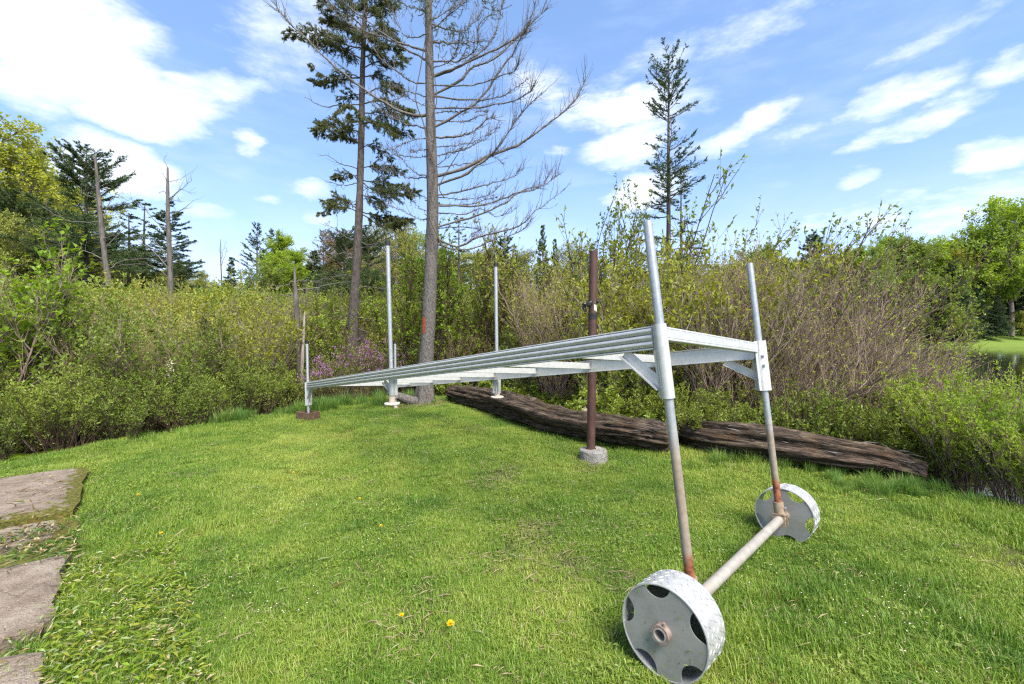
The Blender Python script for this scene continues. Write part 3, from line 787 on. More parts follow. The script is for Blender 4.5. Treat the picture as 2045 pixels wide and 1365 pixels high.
# axle and wheels
ax_ = nrm(nl_f - nr_f)                    # towards the near wheel
hubN, hubF = nl_f + ax_ * .328, nr_f - ax_ * .10
part('axle', hollow(hubN + ax_ * .035, hubF - ax_ * .06, .031, .024, 28), M['axle'], dock)
wx = nrm(np.cross(np.array([0, 0, 1.]), ax_)); wz = np.cross(ax_, wx)
def wheel(c, turn, back=False):
    """tread-plate drum; its disc, with five bites cut from the rim, sits at the side towards -ax"""
    Rr, wdt, th = .203, .185, .005
    w = bpy.data.objects.new('wheel', None); COL.objects.link(w); w.parent = dock; w.location = Vector(c) - dock.location
    ns = 120
    a0, b0 = c - ax_ * wdt, c + ax_ * .004
    rim = hollow(b0, a0, Rr, Rr - th, ns)
    # raised lozenges of the tread plate, turned to and fro
    rows, cols_ = 6, 38
    bars_v, bars_f = [], []
    for i in range(rows):
        for j in range(cols_):
            th_ = 2 * math.pi * (j + .5 * (i % 2)) / cols_; off = wdt * (i + .5) / rows
            rad = wx * math.cos(th_) + wz * math.sin(th_); tan = -wx * math.sin(th_) + wz * math.cos(th_)
            dirn = nrm((tan + ax_ * (.95 if (i + j) % 2 else -.95))); oth = np.cross(rad, dirn)
            q = c - ax_ * off + rad * (Rr + .0006)
            l_, b_ = .0125, .0022
            base = len(bars_v)
            bars_v += [q - dirn * l_, q + oth * b_, q + dirn * l_, q - oth * b_, q + rad * .0020 - dirn * l_ * .45, q + rad * .0020 + dirn * l_ * .45]
            bars_f += [[base, base + 1, base + 4], [base + 1, base + 5, base + 4], [base + 1, base + 2, base + 5], [base + 2, base + 3, base + 5], [base + 3, base + 4, base + 5], [base + 3, base, base + 4]]
    part('rim', rim, M['plate'], w)
    tb = part('tread_lozenges', [(np.array(bars_v), np.array(bars_f), 0, False)], M['plate'], w); tb['kind'] = 'stuff'
    na = 200; an = np.linspace(0, 2 * np.pi, na, endpoint=False)
    Ro = Rr - th - .0004; rad = np.full(na, Ro)
    for k in range(5):
        ac = turn + k * 2 * math.pi / 5; dc, rc = Ro * 1.06, Ro * .335
        dl = (an - ac + np.pi) % (2 * np.pi) - np.pi
        disc = rc ** 2 - (dc * np.sin(dl)) ** 2
        hit = (disc > 0) & (np.abs(dl) < 1)
        rb = dc * np.cos(dl) - np.sqrt(np.maximum(disc, 0))
        rad = np.where(hit, np.minimum(rad, rb), rad)
    dirs = np.cos(an)[:, None] * wx + np.sin(an)[:, None] * wz
    o_, i_ = c + dirs * rad[:, None], c + dirs * .030
    sh = ax_ * .005
    vv = np.concatenate([i_, o_, i_ - sh, o_ - sh]); i = np.arange(na); k = (i + 1) % na
    ff = np.concatenate([np.stack([i, na + i, na + k, k], 1), np.stack([2 * na + i, 2 * na + k, 3 * na + k, 3 * na + i], 1), np.stack([na + i, 3 * na + i, 3 * na + k, na + k], 1)])
    part('disc', [(vv, ff, 0, False)], M['disc'], w)
    hb = hollow(c + ax_ * .034, c - ax_ * .03, .041, .0315, 28)
    part('hub', hb + rod(c + ax_ * .022 + wz * .036 + wx * .012, c + ax_ * .022 + wz * .055 + wx * .016, .0065, 10), M['rust_hub'], w)
    if back:
        cb = c - ax_ * (wdt - .02); kv = np.concatenate([cb + dirs * .18, cb + dirs * .032]); part('back_disc', [(kv, np.stack([i, k, na + k, na + i], 1), 0, False)], M['disc'], w)
    return w
wN = wheel(hubN, R(100), True)
rgw = np.random.default_rng(4); nn = 26; ang_ = rgw.uniform(0, 6.28, nn); rr0 = .05 + .14 * np.sqrt(rgw.uniform(0, 1, nn))
pw = hubN + ax_ * .007 + (np.cos(ang_) * rr0)[:, None] * wx + (np.sin(ang_) * rr0)[:, None] * wz
lv, lf = leaves(rgw, pw, side(rgw, nn) + wz * -.3, rgw.uniform(.012, .045, nn), .004, .2); gs = part('grass_scraps', [(lv, lf, 0, False)], M['sedge'], wN); gs['kind'] = 'stuff'; wheel(hubF, R(64))
def clamp(foot, ax):
    up = nrm(ax); x = nrm(np.cross(up, ax_)); x = x if x[1] < 0 else -x
    cl = part('axle_clamp', hollow(foot + up * .035, foot + up * .125, .035, .0255, 20) + [box(foot + ax_ * s * .033, (ax_, up, x), (.004, .046, .042)) for s in (-1, 1)] + [box(foot + up * .034, (ax_, up, x), (.037, .004, .042))], M['clamp'], dock)
    part('bolt', rod(foot + up * .085 + x * .03, foot + up * .085 + x * .052, .010, 8), M['bolt'], cl)
clamp(nl_f, nl_t - nl_f); clamp(nr_f, nr_t - nr_f)

# wooden block frame under the far leg
bz = fl_f - [0, 0, .06]
wb = thing('wooden_block', 'small dark wooden box frame under the far left dock leg', 'wood block', (bz[0], bz[1], H1(bz[0], bz[1])))
gz = H1(bz[0], bz[1]); ca, sa_ = nrm([.86, -.5, 0]), nrm([.5, .86, 0]); zz = np.array([0, 0, 1.])
hh_ = .085
cc = np.array([bz[0] - .01, bz[1], gz + hh_ - .025])
for dd, e1, ln_ in ((sa_ * .10, ca, .165), (-sa_ * .10, ca, .165), (ca * .146, sa_, .079), (-ca * .146, sa_, .079)):
    part('board', [box(cc + dd, (e1, np.cross(zz, e1), zz), (ln_, .019, hh_))], M['timber'], wb, bevel=.003)
part('board', [box(cc - zz * (hh_ - .03), (ca, sa_, zz), (.126, .080, .012))], M['timber'], wb)

# brown steel post in its concrete footing
pd = 5.55
pf_, pt_ = P(1180, 890, pd), P(1185.5, 501, pd)
pg = H1(pf_[0], pf_[1])
post = thing('steel_post', 'rusty brown steel pipe post set in a round concrete footing', 'post', (pf_[0], pf_[1], pg))
part('pipe', hollow(pf_ - [0, 0, .06], pt_, .0508, .045, 32), M['rust_tube'], post)
th_ = np.linspace(0, 2 * np.pi, 40, endpoint=False)
ft = P(1185, 897, pd); fr = .168
rr = fr * (1 + (vnoise(np.arange(40) / 4., np.zeros(40), 6, 10) - .5) * .05)
rings = []
for z, k in ((pg - .12, 1.03), (pg + .02, 1.02), (ft[2] - .012, 1.0), (ft[2], .965), (ft[2] + .004, .6), (ft[2] + .012, .2)):
    rings.append(np.stack([ft[0] + rr * k * np.cos(th_), ft[1] + rr * k * np.sin(th_), np.full(40, z) + (vnoise(th_ * 3, th_ * 0 + z * 50, 8) - .5) * .012], 1))
fv = np.concatenate(rings); i = np.arange(40); k = (i + 1) % 40
part('footing', [(fv, np.concatenate([np.stack([q * 40 + i, q * 40 + k, q * 40 + 40 + k, q * 40 + 40 + i], 1) for q in range(5)]), 0, False)], M['footing'], post)
def pp(py): return pt_ + (pf_ - pt_) * ((py - 501) / (890 - 501.))
part('tape_band', hollow(pp(637), pp(627), .0530, .0509, 28) + hollow(pp(630), pp(625), .0545, .051, 28), M['tape'], post)
sx = np.array([1, 0, 0.]); sy = np.array([0, 1, 0.])
for nm_, c0, m_, sz in (('rag', pp(610) + sx * -.075 - sy * .02, 'tape', 1.0), ('rag', pp(602) + sx * .055 - sy * .03, 'tape', .55)):
    q = np.array([c0 + [.06, 0, .045], c0 + [.02, -.02, .02], c0 + [-.035, -.01, .012], c0 + [-.03, 0, -.035], c0 + [-.005, -.015, -.065]]) if sz == 1 else np.array([c0 + [-.06, .02, -.03], c0 + [0, -.02, 0], c0 + [.025, -.01, .04]])
    rv, rf = tubes(catmull(q, 14), np.array([.02, .03, .024, .034, .03, .022, .036, .03, .02, .026, .02, .016, .02, .006]) * sz, 10)
    rv = rv + (vnoise(rv[:, 0] * 90, rv[:, 2] * 90, 12)[:, None] - .5) * .02
    part(nm_, [(rv, rf, 0, False)], M[m_], post)
a_ = np.linspace(-1.45, -.7, 7)
sv = np.concatenate([np.stack([pp(y)[0] + .0518 * np.cos(a_), pp(y)[1] + .0518 * np.sin(a_), np.full(7, pp(y)[2]) + dz_ * np.sin(a_ * 9)], 1) for y, dz_ in ((607, .014), (620, .016))])
sv = np.concatenate([sv, sv * 1])[:14]
part('white_scrap', [(sv, np.stack([np.arange(6), np.arange(6) + 1, np.arange(6) + 8, np.arange(6) + 7], 1), 0, True)], M['rag_white'], post)

# ------------------------------------------------------------------ rotten logs
def log(name, label, pts, rads, seed, cat='log'):
    n, sd = 150, 84
    c = catmull(pts, n); r = catmull(np.array([[q, 0, 0] for q in rads]), n)[:, 0]
    T = nrm(np.gradient(c, axis=0)); n1 = nrm(np.cross(T, np.array([0, 0, 1.]))); n2 = np.cross(n1, T)
    a = np.linspace(0, 2 * np.pi, sd, endpoint=False); s = np.concatenate([[0], np.cumsum(np.linalg.norm(np.diff(c, axis=0), axis=1))])
    Aa, Ss = np.meshgrid(a, s)
    k = 1 + (vnoise(Aa * 16 / 6.2832 + Ss * 0, Ss * 1.1, seed, 16) - .5) * .42 + (vnoise(Aa * 36 / 6.2832 + np.sin(Ss * 2.1) * .8, Ss * 1.3, seed + 1, 36) - .5) * .34 + (vnoise(Aa * 80 / 6.2832, Ss * 7, seed + 4, 80) - .5) * .10 - .20 * smooth(.62, .8, vnoise(Aa * 22 / 6.2832 + np.sin(Ss * 1.4), Ss * .8, seed + 6, 22)) + (vnoise(Aa * 6 / 6.2832, Ss * 1.5, seed + 2, 6) - .5) * .22
    k = k * (1 - .16 * np.clip(-np.sin(Aa), 0, 1) ** 1.0)      # underside narrowed so the lower face turns down into shade
    k[0] *= .8; k[-1] *= .75
    V = c[:, None] + (r[:, None] * k)[..., None] * (np.cos(Aa)[..., None] * n1[:, None] + np.sin(Aa)[..., None] * n2[:, None] * .92)
    V = V.reshape(-1, 3)
    gr = np.stack([Ss, np.cos(Aa) * r[:, None], np.sin(Aa) * r[:, None]], -1).reshape(-1, 3)
    j = np.arange(sd); j2 = (j + 1) % sd
    ff = np.concatenate([np.stack([q * sd + j, q * sd + j2, (q + 1) * sd + j2, (q + 1) * sd + j], 1) for q in range(n - 1)])
    V = np.concatenate([V, [c[0] + T[0] * .05], [c[-1] - T[-1] * .05]]); gr = np.concatenate([gr, [gr[0]], [gr[-1]]])
    ends = np.concatenate([np.stack([j2, j, np.full(sd, n * sd)], 1), np.stack([(n - 1) * sd + j, (n - 1) * sd + j2, np.full(sd, n * sd + 1)], 1)])
    root = thing(name, label, cat, tuple(c[n // 2] * [1, 1, 0]))
    part('log_body', [(V, ff, 0, True), (V, ends, 0, False)], M['log'], root, None, {'grain': ('FLOAT_VECTOR', np.concatenate([gr, gr]))})
    # slivers of loose wood along the upper side
    rg = np.random.default_rng(seed); ns = 110; q = rg.integers(4, n - 6, ns); aa = rg.uniform(.1, 2.9, ns)
    base = c[q] + (r[q] * 1.02)[:, None] * (np.cos(aa)[:, None] * n1[q] + np.sin(aa)[:, None] * n2[q] * .92)
    outw = np.cos(aa)[:, None] * n1[q] + np.sin(aa)[:, None] * n2[q]
    lv, lf = leaves(rg, base, T[q] * rg.choice([-1, 1], ns)[:, None] + outw * .12 + side(rg, ns) * .15, rg.uniform(.06, .22, ns), rg.uniform(.008, .026, ns), .3)
    sv_ = part('slivers', [(lv, lf, 0, False)], M['bark_snag'], root); sv_['kind'] = 'stuff'
    return root, c, n1, n2, r
def gp(px, py, up, back=0):
    """a place over the lawn: the ground point seen at that pixel, lifted"""
    d = EYE * F / (py - HY)
    return np.array([(px - CX) / F * d, d + back, H1((px - CX) / F * d, d) + up])
lg1, c1, a1, b1, r1 = log('fallen_log', 'mossy dark rotten log behind the brown post, reaching back to the big spruce', [gp(893, 812, .19, .2), gp(960, 832, .23, .2), gp(1080, 868, .24, .2), gp(1190, 896, .23, .2), gp(1290, 914, .23, .2), gp(1350, 922, .21, .16)],
                          [.15, .21, .225, .205, .205, .18], 3)
lg2, c2, a2, b2, r2 = log('fallen_log', 'split grey brown rotten log lying to the right behind the rusty legs', [gp(1366, 900, .22, .50), gp(1450, 926, .22, .25), gp(1560, 945, .22, .25), gp(1700, 963, .20, .25), gp(1800, 974, .18, .25), gp(1893, 986, .13, .25)],
                          [.15, .20, .20, .185, .165, .12], 8)
def knot(parent, c, d, r, ln_):
    kv = hollow(c, c + nrm(d) * ln_, r, r * .55, 14)
    part('knot', kv, M['bark_pale'], parent)
knot(lg1, gp(946, 825, .17, .05), np.array([-.3, -1, .15]), .055, .07); knot(lg1, gp(1058, 850, .24, .1), np.array([-.2, -.8, .6]), .05, .07)
sb = gp(1168, 880, .32, .2)
part('branch_stub', [tubes(catmull([sb, sb + [.05, .02, .10], sb + [.055, .03, .20]], 6), np.array([.07, .055, .04, .03, .02, .006]), 9) + (0, True)], M['bark_pale'], lg1)
lg3, *_ = log('fallen_log', 'thin broken piece of dead wood behind the gap between the two rotten logs', [gp(1370, 880, .12, .2), gp(1440, 872, .18, .25), gp(1520, 885, .12, .3)], [.06, .08, .05], 15)

# ------------------------------------------------------------------ concrete slabs of the old walk
def slab(label, s0, s1, w, top, seed, moss):
    """along the walk's edge from s0 to s1, width w away from the lawn"""
    ns, nt = 26, 26
    S, T_ = np.meshgrid(np.linspace(0, 1, ns), np.linspace(0, 1, nt), indexing='ij')
    rag = (vnoise(S * 7, S * 0, seed) - .5) * .07
    s = s0 + (s1 - s0) * S + (vnoise(T_ * 6, T_ * 0, seed + 3) - .5) * .10 * (np.abs(S - .5) > .45)
    t = w * T_ + np.where(T_ < .02, rag, 0)
    xy = SL_O + s[..., None] * SL_E + t[..., None] * SL_N
    z = top + (vnoise(S * 5, T_ * 5, seed + 5) - .5) * .012 - (T_ < .01) * .012 - ((S < .01) | (S > .99)) * .012
    V = np.concatenate([xy, z[..., None]], -1).reshape(-1, 3)
    i = (np.arange(ns - 1)[:, None] * nt + np.arange(nt - 1)).ravel()
    f = np.stack([i, i + nt, i + nt + 1, i + 1], 1)
    per = list(range(0, nt)) + [q * nt + nt - 1 for q in range(1, ns)] + [(ns - 1) * nt + q for q in range(nt - 2, -1, -1)] + [q * nt for q in range(ns - 2, 0, -1)]
    lowv = V[per].copy(); lowv[:, 2] = top - .16 - .02 * vnoise(np.arange(len(per)) * .6, np.zeros(len(per)), seed); lowv[:, :2] += (vnoise(np.arange(len(per)) * .5, np.ones(len(per)), seed)[:, None] - .5) * .02
    nb = len(V); kk = np.arange(len(per)); k2 = (kk + 1) % len(per); pe = np.array(per)
    sidef = np.stack([pe[kk], pe[k2], nb + k2, nb + kk], 1)
    V2 = np.concatenate([V, lowv])
    edge = np.clip(np.maximum(1 - T_ * w / .32, (S - .72) * 3 * moss), 0, 1).ravel()
    o = part('concrete_slab', [(V2, f, 0, False), (V2, sidef, 0, False)], M['slab'], None, None,
             {'edge': ('FLOAT', np.tile(np.concatenate([edge * (1 if moss else .45), np.full(len(lowv), .6)]), 2))})
    return tag(o, label, 'slab', 'slabs of the old concrete walk')
slab('tan concrete slab with mossy edge, farthest of the old walk', 0, 1.62, 1.9, .10, 4, 1)
slab('cracked grey concrete slab between two heaps of clippings', 2.62, 3.62, 1.4, .085, 24, 0)
slab('grey concrete slab nearest the camera beside the pale weeds', 3.80, 4.9, 1.4, .08, 44, 0)
slab('broken grey step of concrete below the mossy slab edge', 1.66, 2.12, 1.8, .045, 64, .5)

# cut weeds lying over the slabs and the lawn's corner
rng = np.random.default_rng(31)
def heap(name, label, n, sr, tr, zt, ln, wd, mats, seed, spread=0):
    rg = np.random.default_rng(seed)
    s = rg.uniform(*sr, n); t = rg.uniform(*tr, n)
    kp = vnoise(s * 5, t * 5, seed) + rg.uniform(-.25, .25, n) > .38
    s, t = s[kp], t[kp]; n = len(s)
    xy = SL_O + s[:, None] * SL_E + t[:, None] * SL_N
    z = np.maximum(height(xy[:, 0], xy[:, 1]), 0) + rg.uniform(.0, zt, n) ** 1.0
    a = rg.uniform(0, 6.283, n); d = np.stack([np.cos(a), np.sin(a), rg.normal(.08, .3, n)], 1)
    lv, lf = leaves(rg, np.concatenate([xy, z[:, None]], 1), d, rg.uniform(*ln, n), rg.uniform(*wd, n), .6, .2)
    mi = rg.integers(0, len(mats), n)
    lf = lf.reshape(2, n, 3)
    ch = [(lv, np.concatenate([lf[0][mi == q], lf[1][mi == q]]), q, False) for q in range(len(mats))]
    o = part(name, ch, mats); o['kind'] = 'stuff'; o['label'] = label
heap('weed_clippings', 'dark green and brown cut weeds heaped in the gap of the walk', 4200, (1.9, 2.75), (-.05, 1.5), .12, (.02, .09), (.004, .02), [M['leaf_deep'], M['leaf_green'], M['leaf_deep'], bpy.data.materials['straw'], M['leaf_rust']], 5)
heap('weed_clippings', 'cut weeds on the slab nearest the camera', 700, (3.55, 3.95), (-.02, .9), .10, (.02, .06), (.005, .014), [M['leaf_green'], M['leaf_rust'], M['leaf_grey'], bpy.data.materials['straw']], 6)
heap('weed_clippings', 'pale yellow green cut weeds heaped on the lawn beside the slabs', 6000, (2.75, 4.7), (-.58, .0), .10, (.015, .06), (.004, .016), [M['leaf_grey'], M['leaf_lime'], M['leaf_yellow'], M['leaf_lime'], M['leaf_yellow'], M['leaf_lime'], M['leaf_bog'], M['leaf_olive'], M['leaf_green'], M['leaf_lime'], M['leaf_bog'], bpy.data.materials['straw']], 7)
heap('weed_clippings', 'scattered dry stalks and leaves lying on the far slab edge', 240, (.1, 1.7), (.0, .5), .125, (.03, .12), (.004, .012), [bpy.data.materials['straw'], M['leaf_rust'], M['leaf_olive']], 8)
heap('weed_clippings', 'long pale stalks strewn over the heap of cut weeds', 170, (2.7, 4.7), (-.6, .05), .11, (.05, .13), (.003, .006), [M['leaf_grey'], bpy.data.materials['straw'], M['leaf_lime']], 9)
# loose clippings over the turf
n = 420; xy = np.stack([rng.uniform(-4, 3.6, n), 1.6 + 6 * rng.uniform(0, 1, n) ** 1.6], 1)
ok = (lawn_sd(xy[:, 0], xy[:, 1]) > .1) & ~on_slab(xy[:, 0], xy[:, 1]); xy = xy[ok]; n = len(xy)
a = rng.uniform(0, 6.283, n)
lv, lf = leaves(rng, np.concatenate([xy, (height(xy[:, 0], xy[:, 1]) + rng.uniform(.02, .055, n))[:, None]], 1), np.stack([np.cos(a), np.sin(a), rng.normal(0, .15, n)], 1), rng.uniform(.04, .14, n), rng.uniform(.004, .010, n), .9)
mi = rng.integers(0, 3, n); lf = lf.reshape(2, n, 3)
o = part('grass_clippings', [(lv, np.concatenate([lf[0][mi == q], lf[1][mi == q]]), q, False) for q in range(3)], [bpy.data.materials['straw'], M['leaf_grey'], M['leaf_rust']]); o['kind'] = 'stuff'; o['label'] = 'loose straw and clippings strewn over the lawn'
# tiny white weed flowers in the turf
n = 420; cl = rng.uniform(0, 1, (26, 2)) * [6, 4.2] + [-3.6, 1.7]; xy = cl[rng.integers(0, 26, n)] + rng.normal(0, .13, (n, 2))
ok = (lawn_sd(xy[:, 0], xy[:, 1]) > .1) & ~on_slab(xy[:, 0], xy[:, 1]); xy = xy[ok]; n = len(xy)
a = rng.uniform(0, 6.283, n)
lv, lf = leaves(rng, np.concatenate([xy, (height(xy[:, 0], xy[:, 1]) + rng.uniform(.045, .07, n))[:, None]], 1), np.stack([np.cos(a), np.sin(a), 0 * a], 1), .009, .009, .95)
o = part('tiny_white_flowers', [(lv, lf, 0, False)], [M['petal_white']]); o['kind'] = 'stuff'; o['label'] = 'tiny white weed flowers dotted through the lawn'
# dandelions
for (px, py, lab) in ((913, 1277, 'largest yellow dandelion bloom, in the lawn nearest the camera'), (805, 1258, 'tilted yellow dandelion bloom close left of the largest one'), (275, 1008, 'orange yellow dandelion bloom lying near the mossy slab'),
                      (760, 1070, 'small yellow dandelion beside a tuft in the middle of the lawn'), (590, 965, 'small yellow dandelion far out in the left of the lawn'), (716, 1013, 'tiny yellow dandelion bud between the two small far blooms'), (325, 1082, 'half hidden dandelion bloom in front of the slabs')):
    q = gp(px, py, .0); d_big = .72 if py < 1260 else 1.15
    t = thing('dandelion', lab, 'flower', tuple(q))
    rg = np.random.default_rng(px)
    top = q + np.array([rg.normal(0, .015), rg.normal(0, .015), .065])
    part('stem', [tubes(catmull([q - [0, 0, .01], (q + top) / 2 + [.01, 0, 0], top], 6), np.full(6, .0022), 6) + (0, True)], M['leaf_grey'], t)
    nn = 70; a = rg.uniform(0, 6.283, nn); e = rg.uniform(.1, 1.2, nn)
    pv, pf2 = leaves(rg, np.tile(top, (nn, 1)), np.stack([np.cos(a) * np.cos(e), np.sin(a) * np.cos(e) - .25, np.sin(e)], 1), .019 * d_big, .006, .5)
    part('flower_head', [(pv, pf2, 0, False)], M['dandelion'], t)

# ------------------------------------------------------------------ shrubs
def shrub(seed, h, ns, spread, nl, nt, per, lf, wf, r0=.012, lean=(0, 0), ltop=.12, up=.35, out=.8, latl=(.16, .36), twl=(.05, .13), jit=.05, curl=.3, bare=0.0, flat=.45, tip=True):
    """stems, side branches, twigs and leaves; returns chunks for stems and for leaves"""
    rg = np.random.default_rng(seed)
    a = rg.uniform(0, 6.283, ns); k = np.sqrt(rg.uniform(0, 1, ns))
    b0 = np.stack([np.cos(a) * .16 * spread * k, np.sin(a) * .16 * spread * k, np.full(ns, -.12)], 1)
    top = np.stack([np.cos(a) * spread * k + lean[0] * h, np.sin(a) * spread * k + lean[1] * h, h * (1 - .38 * k ** 2) * rg.uniform(.72, 1.0, ns)], 1)
    mid = b0 + (top - b0) * np.array([.36, .36, .56])
    s = np.linspace(0, 1, 8)[None, :, None]
    S = b0[:, None] * (1 - s) ** 2 + 2 * mid[:, None] * s * (1 - s) + top[:, None] * s ** 2
    j = np.cumsum(rg.normal(0, jit * .35, S.shape), 1) * h * .35; j -= j[:, :1]; S = S + j * s
    RS = np.linspace(1, .32, 8)[None] * (r0 * rg.uniform(.6, 1.15, ns))[:, None]
    ch = [tubes(S, RS, 5)]
    i1 = np.repeat(np.arange(ns), nl); t1 = rg.uniform(.18, .98, len(i1))
    p1, d1 = interp(S, i1, t1)
    o1 = side(rg, len(i1)); o1[:, 2] = np.abs(o1[:, 2]) * up + up
    dd = nrm(d1 * .55 + nrm(o1) * out)
    l1 = h * rg.uniform(*latl, len(i1)) * (1.15 - .55 * t1)
    Lb = grow(rg, p1, dd, l1, 5, np.tile([lean[0] * .5, lean[1] * .5, curl], (len(i1), 1)), jit)
    ch.append(tubes(Lb, np.linspace(1, .4, 5)[None] * (r0 * .42 * rg.uniform(.7, 1.2, len(i1)))[:, None], 4))
    i2 = np.repeat(np.arange(len(Lb)), nt); t2 = rg.uniform(.12, 1, len(i2))
    p2, d2 = interp(Lb, i2, t2)
    o2 = side(rg, len(i2)); o2[:, 2] += up
    Tw = grow(rg, p2, nrm(d2 * .7 + o2 * .7), h * rg.uniform(*twl, len(i2)), 3, np.tile([lean[0] * .3, lean[1] * .3, curl * .6], (len(i2), 1)), jit)
    ch.append(tubes(Tw, np.linspace(1, .5, 3)[None] * (r0 * .2 * rg.uniform(.8, 1.2, len(i2)))[:, None], 3))
    i3 = np.repeat(np.arange(len(Tw)), per); t3 = rg.uniform(.25, 1.0, len(i3)) if not tip else rg.beta(3, 1.2, len(i3))
    p3, d3 = interp(Tw, i3, t3)
    kp = (p3[:, 2] > ltop * h * rg.uniform(.4, 1.5, len(p3))) & (rg.uniform(0, 1, len(p3)) > bare)
    p3, d3 = p3[kp], d3[kp]
    o3 = side(rg, len(p3)); o3[:, 2] += .25
    lv, lfc = leaves(rg, p3, d3 * .6 + o3 * .8, lf * rg.uniform(.55, 1.25, len(p3)), wf * rg.uniform(.6, 1.2, len(p3)), flat)
    return ch, (lv, lfc)
TRI = [0]
PROTO = {}
def proto(kind, n, sm, lm, seed, **kw):
    PROTO[kind] = []
    for i in range(n):
        ch, lv = shrub(seed + i, **kw)
        ms_ = make_mesh(kind + '_stems', [(c[0], c[1], 0, True) for c in ch], M[sm])
        ml_ = make_mesh(kind + '_leaves', [(lv[0], lv[1], 0, False)], M[lm])
        TRI[0] += sum(len(c[1]) * 2 for c in ch) + len(lv[1])
        PROTO[kind].append((ms_, ml_))
proto('marsh', 3, 'twig_grey', 'leaf_olive', 100, h=2.4, ns=13, spread=1.15, nl=10, nt=7, per=5, lf=.066, wf=.036, r0=.014, ltop=.08)
proto('marsh_yellow', 2, 'twig_grey', 'leaf_yellow', 120, h=2.3, ns=12, spread=1.1, nl=10, nt=7, per=5, lf=.062, wf=.036, r0=.012, ltop=.1)
proto('marsh_green', 3, 'twig_brown', 'leaf_green', 140, h=2.2, ns=12, spread=1.05, nl=10, nt=7, per=5, lf=.07, wf=.038, r0=.012, ltop=.06)
proto('willow', 3, 'twig_brown', 'leaf_yellow', 160, h=3.1, ns=20, spread=1.5, nl=13, nt=9, per=4, lf=.043, wf=.027, r0=.016, lean=(.12, -.02), ltop=.25, bare=.15, latl=(.2, .42), twl=(.05, .15), jit=.07)
proto('willow_brown', 2, 'twig_brown', 'leaf_yellow', 170, h=2.5, ns=26, spread=1.7, nl=13, nt=9, per=2, lf=.043, wf=.027, r0=.015, lean=(.3, -.1), ltop=.35, bare=.55, latl=(.2, .42), twl=(.05, .15), jit=.08)
proto('bog', 3, 'twig_dark', 'leaf_bog', 180, h=1.15, ns=16, spread=.62, nl=9, nt=7, per=5, lf=.055, wf=.022, r0=.008, ltop=.26, curl=.6, up=.6, flat=.25)
proto('bog_dark', 2, 'twig_dark', 'leaf_green', 190, h=1.1, ns=16, spread=.7, nl=9, nt=7, per=4, lf=.05, wf=.021, r0=.008, ltop=.45, curl=.6, up=.6, flat=.3)
proto('bush', 2, 'twig_brown', 'leaf_lime', 200, h=1.6, ns=22, spread=.85, nl=10, nt=7, per=5, lf=.056, wf=.023, r0=.010, ltop=.3, curl=.6, up=.6, flat=.25)
proto('bramble', 3, 'twig_brown', 'leaf_green', 210, h=.8, ns=14, spread=.6, nl=7, nt=4, per=5, lf=.085, wf=.06, r0=.006, ltop=.12, flat=.75)
proto('alder', 3, 'twig_dark', 'leaf_lime', 220, h=4.3, ns=4, spread=.75, nl=20, nt=6, per=4, lf=.085, wf=.058, r0=.026, ltop=.1, latl=(.10, .26), twl=(.03, .08), flat=.65)
proto('alder_thin', 3, 'twig_dark', 'leaf_olive', 230, h=4.2, ns=4, spread=.95, nl=16, nt=6, per=4, lf=.08, wf=.05, r0=.022, ltop=.3, latl=(.10, .26), twl=(.03, .09), bare=.2)
proto('shoot', 4, 'twig_dark', 'leaf_green', 240, h=4.0, ns=3, spread=.55, nl=14, nt=5, per=5, lf=.062, wf=.036, r0=.014, lean=(.30, -.03), ltop=.35, latl=(.07, .22), twl=(.03, .08), flat=.4, bare=.1)
proto('maple_bush', 1, 'twig_brown', 'leaf_lime', 260, h=2.9, ns=7, spread=1.2, nl=16, nt=8, per=5, lf=.075, wf=.055, r0=.018, ltop=.15, flat=.75, latl=(.14, .32))
proto('rhodora', 2, 'twig_dark', 'leaf_green', 280, h=1.25, ns=10, spread=.6, nl=7, nt=4, per=2, lf=.04, wf=.018, r0=.008, ltop=.3)
ROOT = {}
LAST = [None]; ORD = ('foremost', 'second', 'third', 'fourth', 'fifth', 'sixth', 'seventh', 'eighth')
def place(kind, i, name, label, cat, group, x, y, s=1.0, rz=0.0, tilt=(0, 0), z=None):
    ms_, ml_ = PROTO[kind][i % len(PROTO[kind])]
    t = thing(name, label, cat, (x, y, H1(x, y) if z is None else z), group)
    t.rotation_euler = (tilt[0], tilt[1], rz); t.scale = (s, s, s) if not isinstance(s, tuple) else s
    obj('stems', ms_, t); obj('leaves', ml_, t); LAST[0] = t
    return t
rng = np.random.default_rng(77)
def region(n, xr, dr, gap, seed, fn=None, tries=60):
    """spots for plants: seen between the pixel columns xr, dr metres away, at least gap apart and off the lawn"""
    rg = np.random.default_rng(seed); out = []
    for _ in range(n * tries):
        if len(out) >= n: break
        px, d = rg.uniform(*xr), rg.uniform(*dr)
        x, y = (px - CX) / F * d, d
        if float(lawn_sd(np.array([x]), np.array([y]))[0]) > -.28: continue
        if fn and not fn(x, y): continue
        if all((x - a) ** 2 + (y - b) ** 2 > gap ** 2 for a, b in out): out.append((x, y))
    return out
def lawn_d(x, y): return -float(lawn_sd(np.array([x]), np.array([y]))[0])
